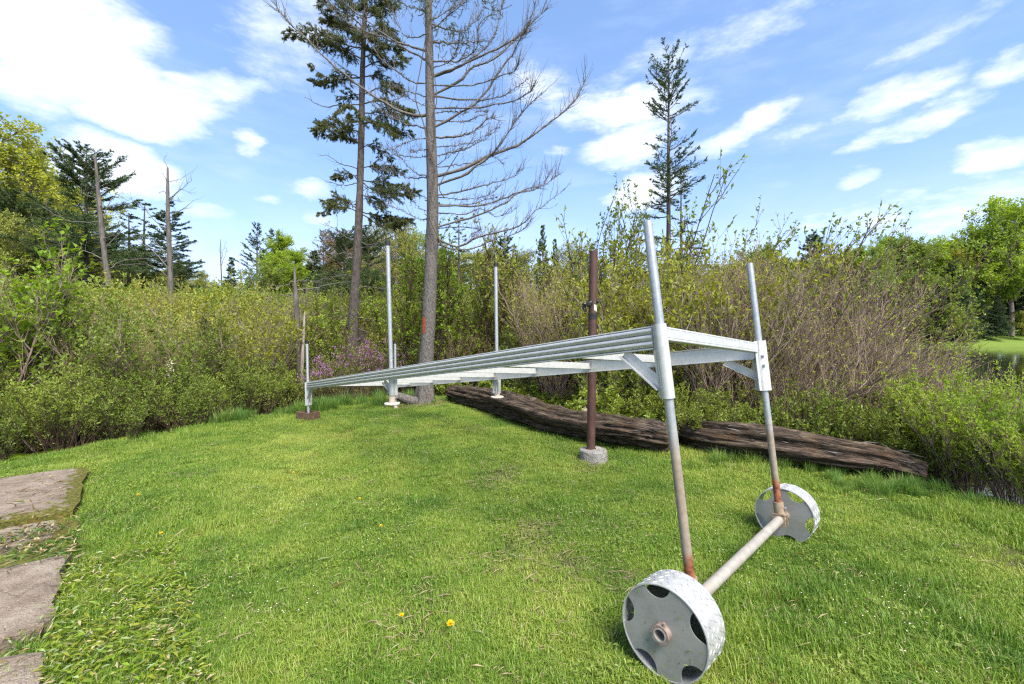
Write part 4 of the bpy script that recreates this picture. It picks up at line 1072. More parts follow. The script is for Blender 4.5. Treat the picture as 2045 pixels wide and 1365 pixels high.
MARKS = ((-999, 90, 'at the far left'), (90, 200, 'under the ragged spruce at left'), (200, 300, 'under the leaning dead trunk'), (300, 400, 'under the crooked limbed dead trunk'), (400, 480, 'below the thin dead sapling'), (480, 575, 'left of the short dock post'), (575, 650, 'around the short dock post'), (650, 745, 'by the leaning green spruce'), (745, 815, 'by the tall capped post'),
         (815, 890, 'by the bare spruce trunk'), (890, 960, 'right of the bare spruce trunk'), (960, 1035, 'by the right capped post'), (1035, 1130, 'left of the brown post'), (1130, 1230, 'by the brown post'), (1230, 1345, 'by the near left dock post'), (1345, 1450, 'between the two near dock posts'), (1450, 1540, 'by the near right dock post'), (1540, 1640, 'right of the near right dock post'), (1640, 1740, 'below the tallest slanting shoot'), (1740, 1850, 'above the thin end of the right log'), (1850, 9999, 'at the pond end'))
LOOK = {'marsh': 'olive', 'marsh_yellow': 'yellow green', 'marsh_green': 'fresh green', 'willow': 'yellow tipped', 'willow_brown': 'brown twigged', 'alder_thin': 'thin olive', 'bog': 'bright', 'bog_dark': 'darker', 'bramble': 'broad leaved'}
def ptop(kind, i):
    m = PROTO[kind][i % len(PROTO[kind])][1]; co = np.empty(len(m.vertices) * 3, np.float32); m.vertices.foreach_get('co', co); return float(np.quantile(co[2::3], .985))
def many(spots, kinds, name, label, cat, group, sr=(.8, 1.15), seed=0, tilt=.05, lean=None, top=None):
    rg = np.random.default_rng(seed + 500); base_label, sr0, made = label, sr, []
    for k, (x, y) in enumerate(spots):
        kd, ki = kinds[rg.integers(len(kinds))], int(rg.integers(9)); px = CX + x / y * F
        label = base_label.replace('*', LOOK[kd]) + ' ' + next(m for a, b, m in MARKS if a <= px < b)
        if top is not None:
            tp = np.interp(px, *top)
            if 572 < px < 790 and y < 13.3: tp = max(tp, 705)
            s_ = (EYE + (HY - tp) / F * y - H1(x, y)) / ptop(kd, ki); sr = (s_ * sr0[0], s_ * sr0[1])
        place(kd, ki, name, label, cat, group, x, y, float(rg.uniform(*sr)),
              float(rg.uniform(0, 6.28)) if lean is None else float(rg.normal(lean, .35)), tuple(rg.normal(0, tilt, 2)))
        made.append(bpy.data.objects[-1] if False else LAST[0])
    same = {}
    for o in made: same.setdefault(o['label'], []).append(o)
    for lb, os_ in same.items():
        if len(os_) > 1:
            os_.sort(key=lambda o: o.location.y)
            for q, o in enumerate(os_): o['label'] = ('front', 'rear')[q] + ' ' + lb if len(os_) == 2 else (ORD[min(q, 7)] if q < len(os_) - 1 else 'rearmost') + ' ' + lb
# left: low dark bog shrubs along the lawn, taller marsh shrubs behind
near_left = lambda x, y: lawn_d(x, y) < 2.2 and x < -1.5 and not (-4.6 < x < -2.3 and y > 9.2) and not (-.50 < x / y < -.445 and y < 10.6)
many(region(46, (-60, 800), (5.2, 12.5), .55, 1, near_left), ['bog', 'bog_dark', 'bog_dark'], 'bog_shrub', '* low bog shrub edging the lawn', 'shrub', 'low bog shrubs along the left edge of the lawn', (.75, 1.1), 1)
many(region(44, (-60, 800), (7.5, 14), .95, 2, lambda x, y: lawn_d(x, y) > 1.5 and x < -1.2), ['marsh', 'marsh_green', 'marsh_yellow', 'willow_brown', 'marsh', 'willow'], 'marsh_shrub', '* tall marsh shrub behind the low ones', 'shrub', 'taller marsh shrubs left of the lawn', (.55, 1.06), 2, top=([-60, 100, 400, 600, 800, 1000], [575, 585, 600, 612, 612, 590]))
many(region(46, (560, 1080), (11.3, 17), 1.0, 3, lambda x, y: lawn_d(x, y) > .6), ['marsh_yellow', 'marsh_green', 'marsh', 'marsh_yellow', 'willow'], 'marsh_shrub', '* loose shrub in the back marsh', 'shrub', 'marsh shrubs behind the two big spruces', (.6, 1.04), 3, top=([560, 700, 800, 900, 1000, 1080], [600, 600, 606, 606, 596, 590]))
# far marsh: beyond telling apart
rg = np.random.default_rng(5)
pts = []
for _ in range(9000):
    px = rg.uniform(-1000, 1350); d = (14 if px > -70 else 6.2) + 44 * rg.uniform(0, 1) ** 1.4
    x = (px - CX) / F * d
    if pond(np.array([x]), np.array([d]))[0] < .2 and lawn_d(x, d) > 3: pts.append((x, d))
    if len(pts) >= 2600: break
pts = np.array(pts); n = len(pts)
scatter('marsh_shrubbery', 'yellow green shrubbery covering the marsh back to the trees', [m for k in ('marsh', 'marsh_green', 'marsh_yellow') for pr in PROTO[k][:2] for m in pr[1:]] + [pr[0] for k in ('marsh',) for pr in PROTO[k][:2]],
        np.column_stack([pts, height(pts[:, 0], pts[:, 1])]), np.stack([np.zeros(n), np.zeros(n), rg.uniform(0, 6.28, n)], 1), rg.uniform(.95, 1.35, n), np.where(rg.uniform(0, 1, n) < .8, rg.integers(0, 6, n), rg.integers(6, 8, n)))
# right: thicket of willows behind the logs
RTOP = ([1040, 1200, 1350, 1430, 1500, 1560, 1620, 1690, 1775], [512, 480, 482, 500, 526, 580, 630, 672, 705])
right_ok = lambda x, y: lawn_d(x, y) > .9
many(region(26, (1040, 1500), (7.4, 11.5), 1.0, 6, lambda x, y: lawn_d(x, y) > 1.3), ['willow', 'willow', 'marsh_yellow', 'alder_thin'], 'willow_shrub', '* tall shrub of the willow thicket', 'shrub', 'twiggy willows behind the brown post', (.68, 1.03), 6, .05, 0, RTOP)
many(region(22, (1430, 1690), (6.6, 10.5), .85, 7, lambda x, y: lawn_d(x, y) > 1.3), ['willow', 'willow_brown'], 'willow_shrub', '* leaning willow of the thicket', 'shrub', 'leaning brown willows right of the legs', (.7, 1.02), 7, .05, 0, RTOP)
many(region(6, (1690, 1775), (6.3, 8.4), .7, 8, lambda x, y: lawn_d(x, y) > 1.0), ['willow_brown'], 'willow_shrub', '* low willow', 'shrub', 'low willows at the pond end of the thicket', (.8, 1.0), 8, .05, 0, RTOP)
many(region(40, (1280, 1960), (4.9, 7.6), .50, 9, lambda x, y: .32 < lawn_d(x, y) < 1.7 and x > 1.6), ['bog', 'bog', 'bog', 'bog_dark'], 'bog_shrub', '* bog shrub behind the right log', 'shrub', 'green bog shrubs behind the right log', (.78, 1.05), 9)
many(region(17, (880, 1330), (6.5, 11), .5, 10, lambda x, y: .3 < lawn_d(x, y) < 1.2 and x > -1.6), ['bramble'], 'bramble_shrub', '* low bramble behind the log', 'shrub', 'low brambles behind the mossy log', (.75, 1.1), 10)
many(region(9, (900, 1300), (7.0, 11), .7, 12, lambda x, y: .9 < lawn_d(x, y) < 1.9 and x > -1.4), ['bog_dark', 'marsh_green'], 'bog_shrub', '* small shrub between bramble and willow', 'shrub', 'thin shrubs behind the brambles', (.6, .9), 12)
# the big green bush at the right edge
for k, (px, d, s, lab) in enumerate(((1935, 4.75, .98, 'bright green bush standing tallest at the right edge of the lawn'), (2035, 4.3, 1.0, 'bright green bush cut by the right edge of the picture'), (2010, 5.3, 1.0, 'bright green bush behind the two at the right edge of the lawn'), (1880, 5.4, .75, 'small bright green bush beside the thin end of the right log'), (2110, 4.0, .85, 'low green bush in the right corner by the mud'))):
    x = (px - CX) / F * d; s = (EYE + (HY - (748, 782, 775, 770, 830)[k]) / F * d - H1(x, d)) / ptop('bush', k)
    place('bush', k, 'green_bush', lab, 'bush', 'bright green bushes at the right edge', x, d, s, k * 1.7)
# alder saplings and tall shoots
AT = (462, 515, 490, 452, 478, 500, 462, 600, 588)
for k, (px, d, s, kind, lab) in enumerate(((832, 11.2, .98, 'alder', 'bright leaved alder sapling close left behind the big bare spruce'), (803, 11.6, .82, 'alder', 'lower bright alder sapling behind the tall capped post'), (903, 11.2, .72, 'alder', 'bright alder sapling close right behind the bare spruce trunk'),
                                            (930, 12.4, .95, 'alder_thin', 'thin alder sapling left of the far right capped post'), (975, 11.6, .92, 'alder_thin', 'thin alder sapling directly behind the far right capped post'), (1040, 11.8, .85, 'alder_thin', 'thin alder sapling right of the far right capped post'), (1095, 11, .80, 'alder_thin', 'thin alder sapling halfway to the brown post'), (655, 11.4, .52, 'alder', 'small lime green maple bush left of the leaning green spruce'), (640, 11.2, .36, 'alder', 'low lime green bush beside the bleached snag'))):
    x = (px - CX) / F * d; s = (EYE + (HY - AT[k]) / F * d - H1(x, d)) / ptop(kind, k)
    place(kind, k, 'alder_sapling', lab, 'sapling', 'leafy saplings behind the bare spruce', x, d, s, k * 2.1)
ST = (398, 430, 392, 385, 415, 405, 415, 450, 372, 470, 560, 615, 520)
SH = ((1130, 9.6, .98, 0, -.12, 'upright leafy shoot left above the brown post'), (1195, 9.8, .98, 1, -.25, 'thin leafy shoot just right above the brown post'), (1240, 10.2, 1.02, 2, -.28, 'leafy shoot left of the slim spruce'), (1290, 9.8, 1.02, 3, -.1, 'leafy shoot in front of the slim spruce'), (1375, 9.2, 1.0, 0, 0, 'leafy shoot right of the slim spruce leaning right'),
      (1400, 8.8, .98, 1, .2, 'long leafy shoot leaning out over the second leg post'), (1440, 8.6, .95, 2, .28, 'slanting leafy shoot above the second leg post'), (1560, 8.4, .95, 3, -.05, 'leafy shoot right of the second leg post'), (1610, 8.0, 1.0, 0, .30, 'tallest slanting leafy shoot above the brown willows'), (1640, 8.2, .9, 1, .15, 'leafy shoot under the tallest slanting one'),
      (1700, 7.6, .72, 2, .40, 'low shoot reaching right over the willow end'), (1740, 7.4, .62, 3, .45, 'lowest shoot reaching out towards the pond'), (1670, 8.6, .8, 0, .2, 'leafy shoot behind the end of the willow thicket'))
for k, (px, d, s, i, ty, lab) in enumerate(SH):
    x = (px - CX) / F * d; s = (EYE + (HY - ST[k]) / F * d - H1(x, d)) / ptop('shoot', i) / (1 - .2 * max(ty, 0))
    place('shoot', i, 'leafy_shoot', lab, 'shrub', 'tall leafy shoots above the thicket', x, d, s, (k % 3 - 1) * .35, (0, ty))
# leafy maple bush at the left edge, near
for k, (px, d, s, lab) in enumerate(((-52, 6.9, 1.30, 'bright green maple bush cut by the left edge of the picture'), (-25, 7.8, 1.0, 'bright green maple bush just behind the one at the left edge'))):
    place('maple_bush', 0, 'maple_bush', lab, 'bush', 'bright maple bushes at the left edge', (px - CX) / F * d, d, s, .6 + k * 2.6)
# rhodora in flower
def rhodora_flowers(i):
    rg = np.random.default_rng(900 + i); me = PROTO['rhodora'][i][1]
    co = np.empty(len(me.vertices) * 3, np.float32); me.vertices.foreach_get('co', co); co = co.reshape(-1, 3)
    c = co[::4]; c = c[c[:, 2] > .55]; c = c[rg.permutation(len(c))[:30]]
    p = np.repeat(c, 11, 0) + rg.normal(0, .024, (len(c) * 11, 3))
    lv, lf = leaves(rg, p, side(rg, len(p)) + [0, 0, .5], .034 * rg.uniform(.7, 1.2, len(p)), .026, .3)
    return make_mesh('rhodora_blossom', [(lv, lf, 0, False)], M['petal'])
RF = [rhodora_flowers(0), rhodora_flowers(1)]
for k, (px, d, s, lab) in enumerate(((640, 10.0, 1.15, 'purple flowered bush nearest the short left leg post'), (672, 10.2, 1.2, 'purple flowered bush at the foot of the leaning green spruce, left side'), (712, 10.1, 1.2, 'purple flowered bush with most blossom, above the dock rail'), (742, 10.4, 1.1, 'purple flowered bush left of the tall capped post'), (768, 10.6, 1.15, 'purple flowered bush behind the two capped posts'))):
    t = place('rhodora', k, 'flowering_bush', lab, 'bush', 'purple flowering bushes at the lawn end', (px - CX) / F * d, d, s, k * 1.3)
    obj('blossom', RF[k % 2], t)
# ferns
def fern_mesh(seed, n=7, L_=.42):
    rg = np.random.default_rng(seed); a = np.linspace(0, 6.283, n, endpoint=False) + rg.uniform(-.3, .3, n)
    d = np.stack([np.cos(a), np.sin(a), np.full(n, 1.5)], 1)
    Fr = grow(rg, np.zeros((n, 3)), nrm(d), L_ * rg.uniform(.8, 1.2, n), 8, np.stack([np.cos(a) * .5, np.sin(a) * .5, np.full(n, -.45)], 1), .01)
    ch = [tubes(Fr, np.linspace(1, .4, 8)[None] * np.full((n, 1), .004), 4)]
    m = 17; idx = np.repeat(np.arange(n), m * 2); t = np.tile(np.repeat(np.linspace(.22, .98, m), 2), n)
    p, tan = interp(Fr, idx, t); s = nrm(np.cross(tan, [0, 0, 1.])) * np.tile([1, -1], n * m)[:, None]
    ln_ = .13 * np.sin(np.clip(t * 1.1, 0, 1) * 2.6 + .35) + .012
    lv, lf = leaves(rg, p, s + tan * .35, ln_, .026, .9, .1)
    return make_mesh('fern_fronds', [(c[0], c[1], 0, True) for c in ch] + [(lv, lf, 0, False)], M['leaf_lime'])
FM = [fern_mesh(i) for i in range(3)]
def fern(px, py, s, lab, grp, k, back=0.0):
    q = gp(px, py, 0, back); t = thing('fern', lab, 'fern', (q[0], q[1], H1(q[0], q[1])), grp)
    t.rotation_euler = (0, 0, k * 1.1); t.scale = (s, s, s); obj('frond', FM[k % 3], t)
for k, (px, py, s, lab) in enumerate(((172, 838, .8, 'yellow green fern left of the large grey leaves'), (95, 870, .9, 'bright fern at the left lawn edge near the slabs'), (130, 868, .85, 'bright fern between its neighbour and the tall sedge'), (20, 890, .8, 'fern at the very left of the lawn edge'))):
    fern(px, py + 26, s, lab, 'ferns at the left lawn edge', k, .35)
for k, (px, d, s, lab) in enumerate(((1120, 9.0, 1.0, 'fern behind the middle of the mossy log'), (1165, 8.4, .9, 'fern left of the brown post behind the log'), (1205, 7.9, 1.15, 'large pale fern right of the brown post behind the log'), (1240, 7.8, 1.1, 'fern second to the right of the brown post'), (1290, 7.4, 1.1, 'fern left behind the near left leg'), (1255, 8.5, 1.1, 'fern farther back behind the log end'), (1380, 7.3, .9, 'fern between the two rotten logs'), (1425, 7.0, .8, 'fern right behind the gap of the logs'), (1580, 6.5, .85, 'fern behind the log right of the far leg'), (1060, 9.4, .9, 'fern among the brambles behind the log'))):
    x = (px - CX) / F * d; t = thing('fern', lab, 'fern', (x, d, H1(x, d) + .05), 'ferns behind the logs')
    t.rotation_euler = (0, 0, k * 1.7); t.scale = (s * 1.25,) * 3; obj('frond', FM[k % 3], t)
# large leaved skunk cabbage
def big_leaf_plant(px, py, lab, n, seed):
    q = gp(px, py, 0, .3); t = thing('large_leaf_plant', lab, 'plant', (q[0], q[1], H1(q[0], q[1])), 'large grey green leaved plants at the lawn edge')
    rg = np.random.default_rng(seed); a = rg.uniform(0, 6.283, n)
    for k in range(n):
        d = nrm(np.array([np.cos(a[k]), np.sin(a[k]) * .6 - .3, rg.uniform(.7, 1.5)])); s = nrm(np.cross(d, [0, 0, 1.])); w = np.cross(s, d)
        l_ = rg.uniform(.28, .4); tt = np.linspace(0, 1, 9); half = .34 * l_ * np.sin(np.clip(tt * .92 + .08, 0, 1) * 3.14) ** .8
        c = q[None] * [1, 1, 0] + [0, 0, H1(q[0], q[1])] + d * (tt * l_)[:, None] - np.array([0, 0, 1]) * (tt ** 2 * .12)[:, None]
        V = np.concatenate([c - s * half[:, None] + w * (half * .35)[:, None], c, c + s * half[:, None] + w * (half * .35)[:, None]])
        i = np.arange(8); f = np.concatenate([np.stack([i, i + 1, i + 10, i + 9], 1), np.stack([i + 9, i + 10, i + 19, i + 18], 1)])
        part('leaf', [(V, f, 0, True)], M['leaf_grey'], t)
big_leaf_plant(222, 872, 'large leaved grey green plant left of the tall sedge', 4, 1)
big_leaf_plant(262, 862, 'large leaved grey green plant in the tall sedge', 4, 2)
# tall sedge along the left lawn edge and tufts at the log
rg = np.random.default_rng(8)
tall = [make_mesh('tall_sedge', blades(rg, 150, .13, .36, .007, .42), M['sedge']) for _ in range(3)]
pts = []
for (px0, px1, py0, py1, n) in ((190, 470, 868, 850, 120), (540, 660, 838, 826, 36), (820, 980, 812, 822, 20), (1690, 1900, 985, 1000, 34), (1380, 1700, 935, 966, 26), (620, 850, 822, 812, 26)):
    for _ in range(n):
        t = rg.uniform(); q = gp(px0 + (px1 - px0) * t, py0 + (py1 - py0) * t, 0); q = q + [rg.normal(0, .06), rg.normal(.14, .12), 0]; pts.append((q[0], q[1]))
pts = np.array(pts); n = len(pts)
scatter('tall_sedge_tufts', 'tall green sedge tufts along the lawn edges', tall, np.column_stack([pts, height(pts[:, 0], pts[:, 1])]), np.stack([rg.normal(0, .1, n), rg.normal(0, .1, n), rg.uniform(0, 6.28, n)], 1), rg.uniform(.45, 1.0, n) * np.where(pts[:, 0] > -2, .6, 1), rg.integers(0, 3, n))
# dead stalks, fallen sticks
def sticks(name, lab, cat, pls, r, m):
    c0 = np.array(pls[0][0]); t = thing(name, lab, cat, (c0[0], c0[1], H1(c0[0], c0[1])))
    for pl in pls:
        cpt = catmull(np.array(pl), 10)
        part('stalk', [tubes(cpt, np.linspace(r, r * .4, 10), 6) + (0, True)], M[m], t)
def pl(pxs, d, zd=0): return [P(x, y, d + k * zd) for k, (x, y) in enumerate(pxs)]
M['stalk'] = plain('pale_dead_stalk', (.42, .28, .17), .9)
sticks('dead_stalk', 'three pale tan dead stalks bent over at the left lawn edge', 'stalks', [pl([(178, 858), (182, 815), (200, 770), (218, 722)], 7.3, .05), pl([(195, 862), (190, 818), (203, 775), (212, 740)], 7.35, .03), pl([(160, 866), (161, 840), (160, 815)], 7.1)], .008, 'stalk')
sticks('dead_branch', 'pale bare branch arching out of the dark shrubs at far left', 'branch', [pl([(66, 900), (48, 880), (30, 850), (22, 826)], 6.1, .05), pl([(0, 892), (40, 880), (75, 872)], 6.3, .05)], .010, 'bark_pale')
sticks('dead_branch', 'reddish dead stems behind the large leaved plants', 'branch', [pl([(276, 820), (288, 780), (296, 740)], 7.7, .05), pl([(285, 815), (300, 770), (305, 728)], 7.75, .05)], .007, 'twig_brown')
sticks('dead_branch', 'pale fallen branch on the mud at the right edge', 'branch', [pl([(1968, 1050), (1985, 1046), (2010, 1050), (2045, 1042)], 3.72, .03)], .010, 'bark_pale')
sticks('dead_branch', 'long grey bare branch leaning over the marsh shrubs', 'branch', [pl([(300, 615), (335, 665), (370, 705), (410, 735)], 9.6, -.2)], .012, 'bark_snag')
# white flowering twig
rg = np.random.default_rng(14); t = thing('flowering_twig', 'spire of pale pinkish blossom in the low shrubs at left', 'shrub', tuple(P(340, 800, 8.3)))
st = catmull(np.array(pl([(344, 800), (342, 760), (340, 722)], 8.3)), 10); part('stem', [tubes(st, np.linspace(.006, .003, 10), 5) + (0, True)], M['twig_dark'], t)
p = st[rg.integers(1, 10, 150)] + rg.normal(0, .035, (150, 3)); lv, lf = leaves(rg, p, side(rg, 150), .03, .018, .3); part('blossom', [(lv, lf, 0, False)], M['petal_white'], t)

# ------------------------------------------------------------------ the big bare spruce
ZX = lambda zx, zy: (540 + zx / 2.844, zy / 2.844)
HD = 9.75
hero = thing('bare_spruce', 'large spruce with bare upswept dead branches beside the dock', 'tree', tuple(P(848, 812, HD) * [1, 1, 0] + [0, 0, .05]))
tr_pts = [P(846, 826, HD), P(848, 800, HD), P(850, 740, HD), P(856, 640, HD), P(861, 520, HD), P(864, 400, HD), P(860, 250, HD), P(858, 150, HD), P(856, 0, HD), P(857, -170, HD), P(857, -300, HD)]
tr_r = [.30, .215, .165, .145, .135, .125, .105, .09, .07, .04, .012]
tc_ = catmull(np.array(tr_pts), 80); trr = catmull(np.array([[q, 0, 0] for q in tr_r]), 80)[:, 0]
tv, tf = tubes(tc_, trr, 26)
aa = np.tile(np.arange(26), 80); zz_ = np.repeat(np.arange(80), 26)
cen = np.repeat(tc_, 26, 0); rad_ = tv - cen
flare = np.where(tv[:, 2:3] < .55, 1 + (.55 - tv[:, 2:3]) * .55 * (np.sin(aa * 6.2832 / 26 * 5)[:, None]), 1)
tv = cen + rad_ * flare * (1 + (vnoise(aa * 13 / 26., zz_ * .9, 5, 13)[:, None] - .5) * .13)
part('trunk', [(tv, tf, 0, True)], M['bark_hero'], hero, P(848, 812, HD))
def trunk_at(py):
    k = np.argmin(np.abs((HY - (tc_[:, 2] - EYE) / tc_[:, 1] * F) - py)); return tc_[k], trr[k]
wv_, wr_ = trunk_at(655)
a_ = np.linspace(-2.3, -1.75, 7); zr = np.linspace(-.17, .17, 9)
V = np.concatenate([np.stack([wv_[0] + (wr_ + .010) * np.cos(a_) * 1.0, wv_[1] + (wr_ + .010) * np.sin(a_), np.full(7, wv_[2] + z) ], 1) * [1, 1, 1] + [0, 0, 0] for z in zr])
kk = np.arange(8)[:, None] * 7 + np.arange(6)[None]; kk = kk.ravel()
part('bark_wound', [(V, np.stack([kk, kk + 1, kk + 8, kk + 7], 1), 0, True)], M['scar'], hero)
HB = [  # start height on the trunk, points of the branch (zoomed pixels), depth of the tip against the trunk, thickness
    (190, [(1000, 90), (1110, 0), (1150, -60)], -.3, 1.1), (245, [(1080, 240), (1230, 228)], .2, 1.3), (430, [(1060, 380), (1180, 300), (1260, 220), (1300, 90), (1330, -20)], .5, 1), (440, [(1080, 370), (1260, 290), (1400, 215), (1460, 160), (1510, 10)], -.5, 1.2),
    (550, [(1080, 450), (1160, 375), (1300, 320), (1430, 180), (1500, 110), (1590, 25)], .6, 1.1), (490, [(1150, 480), (1300, 430), (1380, 400), (1400, 350)], -.8, .9), (560, [(1150, 565), (1300, 545), (1400, 490), (1465, 435)], .5, .9), (605, [(1150, 610), (1330, 580), (1440, 545), (1495, 500), (1500, 480)], -.6, .9),
    (735, [(1060, 650), (1190, 560), (1280, 430), (1370, 310), (1430, 200), (1480, 170)], -.2, 1.3), (690, [(1100, 690), (1230, 640), (1160, 640)], .9, .7), (805, [(1050, 775), (1150, 745), (1230, 670), (1275, 658)], -.4, 1.4), (870, [(1080, 850), (1200, 800), (1300, 720)], .9, .8), (830, [(1100, 820), (1200, 780), (1280, 730)], .4, .7),
    (1010, [(1100, 960), (1250, 880), (1400, 825), (1540, 730), (1680, 620), (1750, 540), (1795, 440)], .4, 1.35), (1060, [(1100, 990), (1240, 880), (1300, 820), (1390, 690), (1480, 590), (1540, 525)], -.5, 1.3), (930, [(1100, 930), (1250, 880), (1320, 925)], 1., .7), (1100, [(1100, 1080), (1250, 1040), (1380, 1000), (1445, 935)], .5, .9), (1130, [(1080, 1130), (1220, 1110), (1310, 1050)], .9, .6),
    (1180, [(1100, 1170), (1250, 1150), (1400, 1090), (1530, 1060), (1660, 970)], -.3, 1.0), (1150, [(1100, 1160), (1230, 1130), (1290, 1120)], .9, .7), (1275, [(1100, 1240), (1260, 1190), (1340, 1140), (1430, 1080), (1540, 1050), (1600, 960)], .4, 1.0), (1215, [(1100, 1215), (1200, 1190), (1290, 1230), (1400, 1180)], .8, .7), (1350, [(1060, 1400), (1200, 1335), (1400, 1290), (1500, 1200), (1665, 1080)], -.4, 1.1), (1300, [(1080, 1290), (1190, 1300), (1150, 1340), (1230, 1350)], .6, .7), (1380, [(1100, 1420), (1280, 1350), (1420, 1310), (1480, 1240)], .4, .8),
    (290, [(790, 260), (720, 240), (640, 190), (540, 110), (440, 30), (420, -20)], -.3, 1.2), (345, [(780, 290), (660, 220), (520, 180), (400, 100), (300, 20)], .5, 1.0), (480, [(800, 460), (740, 420), (640, 340), (540, 200), (520, 170)], -.6, 1.0), (660, [(800, 650), (720, 620), (600, 550), (500, 480), (380, 380), (280, 290), (130, 150), (70, 80), (35, 30)], -.3, 1.2),
    (740, [(790, 710), (700, 670), (620, 620), (570, 580)], .6, .9), (800, [(800, 800), (740, 820), (690, 850), (640, 850)], -.4, .9), (535, [(790, 520), (730, 500), (680, 480)], .7, .8), (1000, [(820, 980), (760, 920), (700, 850)], .4, .8), (1025, [(800, 1010), (700, 980), (580, 955)], .8, .8), (880, [(800, 890), (700, 880), (640, 890)], .9, .6), (1190, [(830, 1170), (790, 1090), (775, 1070)], -.4, .6), (1240, [(820, 1230), (720, 1180), (660, 1160)], .5, .6), (860, [(830, 860), (790, 860)], -.7, .6),
    (200, [(820, 210), (760, 200), (710, 110), (690, 60)], .3, .9), (110, [(1000, 60), (1070, 20), (1120, -50)], .6, .8), (60, [(800, 40), (730, 0), (700, -60)], -.5, .9), (330, [(1000, 350), (1100, 330), (1180, 250), (1190, 130), (1290, 60)], -.6, .9), (150, [(1060, 180), (1150, 130), (1200, 60)], .8, .9), (390, [(1020, 340), (1060, 270), (1080, 180)], -.7, .7), (640, [(1020, 630), (1100, 640), (1180, 600)], 1.1, .7), (600, [(800, 560), (760, 540), (700, 560)], -.8, .7), (960, [(1000, 900), (1060, 850), (1090, 840)], -.6, .6)]
rg = np.random.default_rng(61)
def twigs_on(rg, C, n, ln_, r, up=.55, t0=.15):
    Pp = C[None]; idx = np.zeros(n, int); t = rg.uniform(t0, 1, n) ** .8
    p, tan = interp(Pp, idx, t); o = side(rg, n); o[:, 2] += up
    l = rg.uniform(.2, 1.0, n) ** 1.8 * ln_
    Q = grow(rg, p, nrm(tan * .75 + o * .7), l, 6, np.tile([0, 0, .18], (n, 1)), .045)
    return Q, np.linspace(1, .35, 6)[None] * (r * (.5 + .7 * l / ln_))[:, None]
for sy, pts_, dz_, th in HB:
    c0, r0 = trunk_at(sy / 2.844)
    k = len(pts_); tip = np.array([P(*ZX(x, y), HD + dz_ * ((i + 1) / k)) for i, (x, y) in enumerate(pts_)])
    line = catmull(np.concatenate([[c0], tip]), 22)
    line[1:] += rg.normal(0, .010, (21, 3)) + np.cumsum(rg.normal(0, .003, (21, 3)), 0)
    ln_ = np.linalg.norm(np.diff(line, axis=0), axis=1).sum()
    rr_ = (np.linspace(1, .0, 22) ** .85 * .9 + .1) * (.009 + .0050 * ln_) * th * (1 + .25 * rg.uniform(-1, 1, 22))
    ch = [tubes(line, rr_, 7) + (0, True)]
    Q, qr = twigs_on(rg, line, int(12 + ln_ * 16), .24 + .10 * ln_, .0048 * th)
    ch.append(tubes(Q, qr, 4) + (0, True))
    Q2, q2 = [], []
    for w in Q[::2]:
        a, b = twigs_on(rg, w, 3, .16, .0036, .4, .3); Q2.append(a); q2.append(b)
    ch.append(tubes(np.concatenate(Q2), np.concatenate(q2), 3) + (0, True))
    # spurs and tufts of lichen along the branch
    ns_ = int(20 + ln_ * 30); p, tan = interp(line[None], np.zeros(ns_, int), rg.uniform(.05, 1, ns_))
    sp_ = grow(rg, p, nrm(side(rg, ns_) + tan * .3), rg.uniform(.02, .07, ns_), 3, None, .1)
    ch.append(tubes(sp_, np.tile([.006, .005, .003], (ns_, 1)), 3) + (0, False))
    part('branch', ch, M['bark_branch'], hero, c0)
# living tufts near the top
def tuft(parent, cpx, cpy, rx, ry, d, n, seed, m='needle_olive', nm='needles'):
    rg = np.random.default_rng(seed)
    c = P(*ZX(cpx, cpy), d); q = rg.normal(0, 1, (n, 3)) * [rx / 2.844 / F * d * .55, rx / 2.844 / F * d * .5, ry / 2.844 / F * d * .5]
    p = c + q; dd = side(rg, n); dd[:, 2] -= .1
    Tw = grow(rg, p, nrm(dd), rg.uniform(.12, .3, n), 4, np.tile([0, 0, .3], (n, 1)), .06)
    nv, nf = needles(rg, Tw, 46, .042, .007)
    tvv, tff = tubes(Tw, np.full((n, 4), .004), 3)
    part(nm, [(nv, nf, 0, False), (tvv, tff, 1, True)], [M[m], M['bark_branch']], parent)
for k, (x, y, rx, ry, n) in enumerate(((880, 40, 70, 60, 42), (1000, 170, 80, 70, 40), (1100, 240, 90, 60, 40), (1230, 30, 100, 40, 36), (1000, 280, 60, 30, 16), (860, -120, 120, 120, 60), (1060, -60, 120, 60, 40))):
    tuft(hero, x, y, rx, ry, HD + (k % 3 - 1) * .35, n, 700 + k)
# creeper stems on the trunk
def vine(name, lab, pts_, r):
    c = catmull(np.array([P(*ZX(x, y), d) for x, y, d in pts_]), 40); t = thing(name, lab, 'vine', tuple(c[0]))
    part('stem', [tubes(c, np.linspace(r, r * .5, 40), 7) + (0, True)], M['vine'], t)
vine('creeper', 'thin dark creeper looping in front of the bare spruce trunk', [(985, 1420, 9.55), (950, 1340, 9.5), (905, 1230, 9.52), (915, 1100, 9.55), (935, 950, 9.58), (890, 800, 9.58), (870, 700, 9.6), (825, 560, 9.55), (850, 400, 9.6), (880, 220, 9.6), (890, 80, 9.6)], .017)
vine('creeper', 'second creeper hugging the right side of the bare spruce trunk', [(905, 900, 9.58), (935, 780, 9.6), (930, 640, 9.62), (945, 560, 9.62), (925, 400, 9.64), (880, 300, 9.63), (900, 180, 9.65)], .014)
vine('creeper', 'short creeper crossing low on the bare spruce trunk', [(985, 1120, 9.5), (960, 1060, 9.5), (1010, 960, 9.5), (1060, 880, 9.45), (1085, 840, 9.4)], .012)
# roots and litter at its foot
part('root', [tubes(catmull(np.array([P(842, 806, HD), P(815, 798, 9.5), P(790, 788, 9.45), P(775, 782, 9.4)]), 12), np.linspace(.13, .05, 12), 10) + (0, True)], M['bark_hero'], hero)

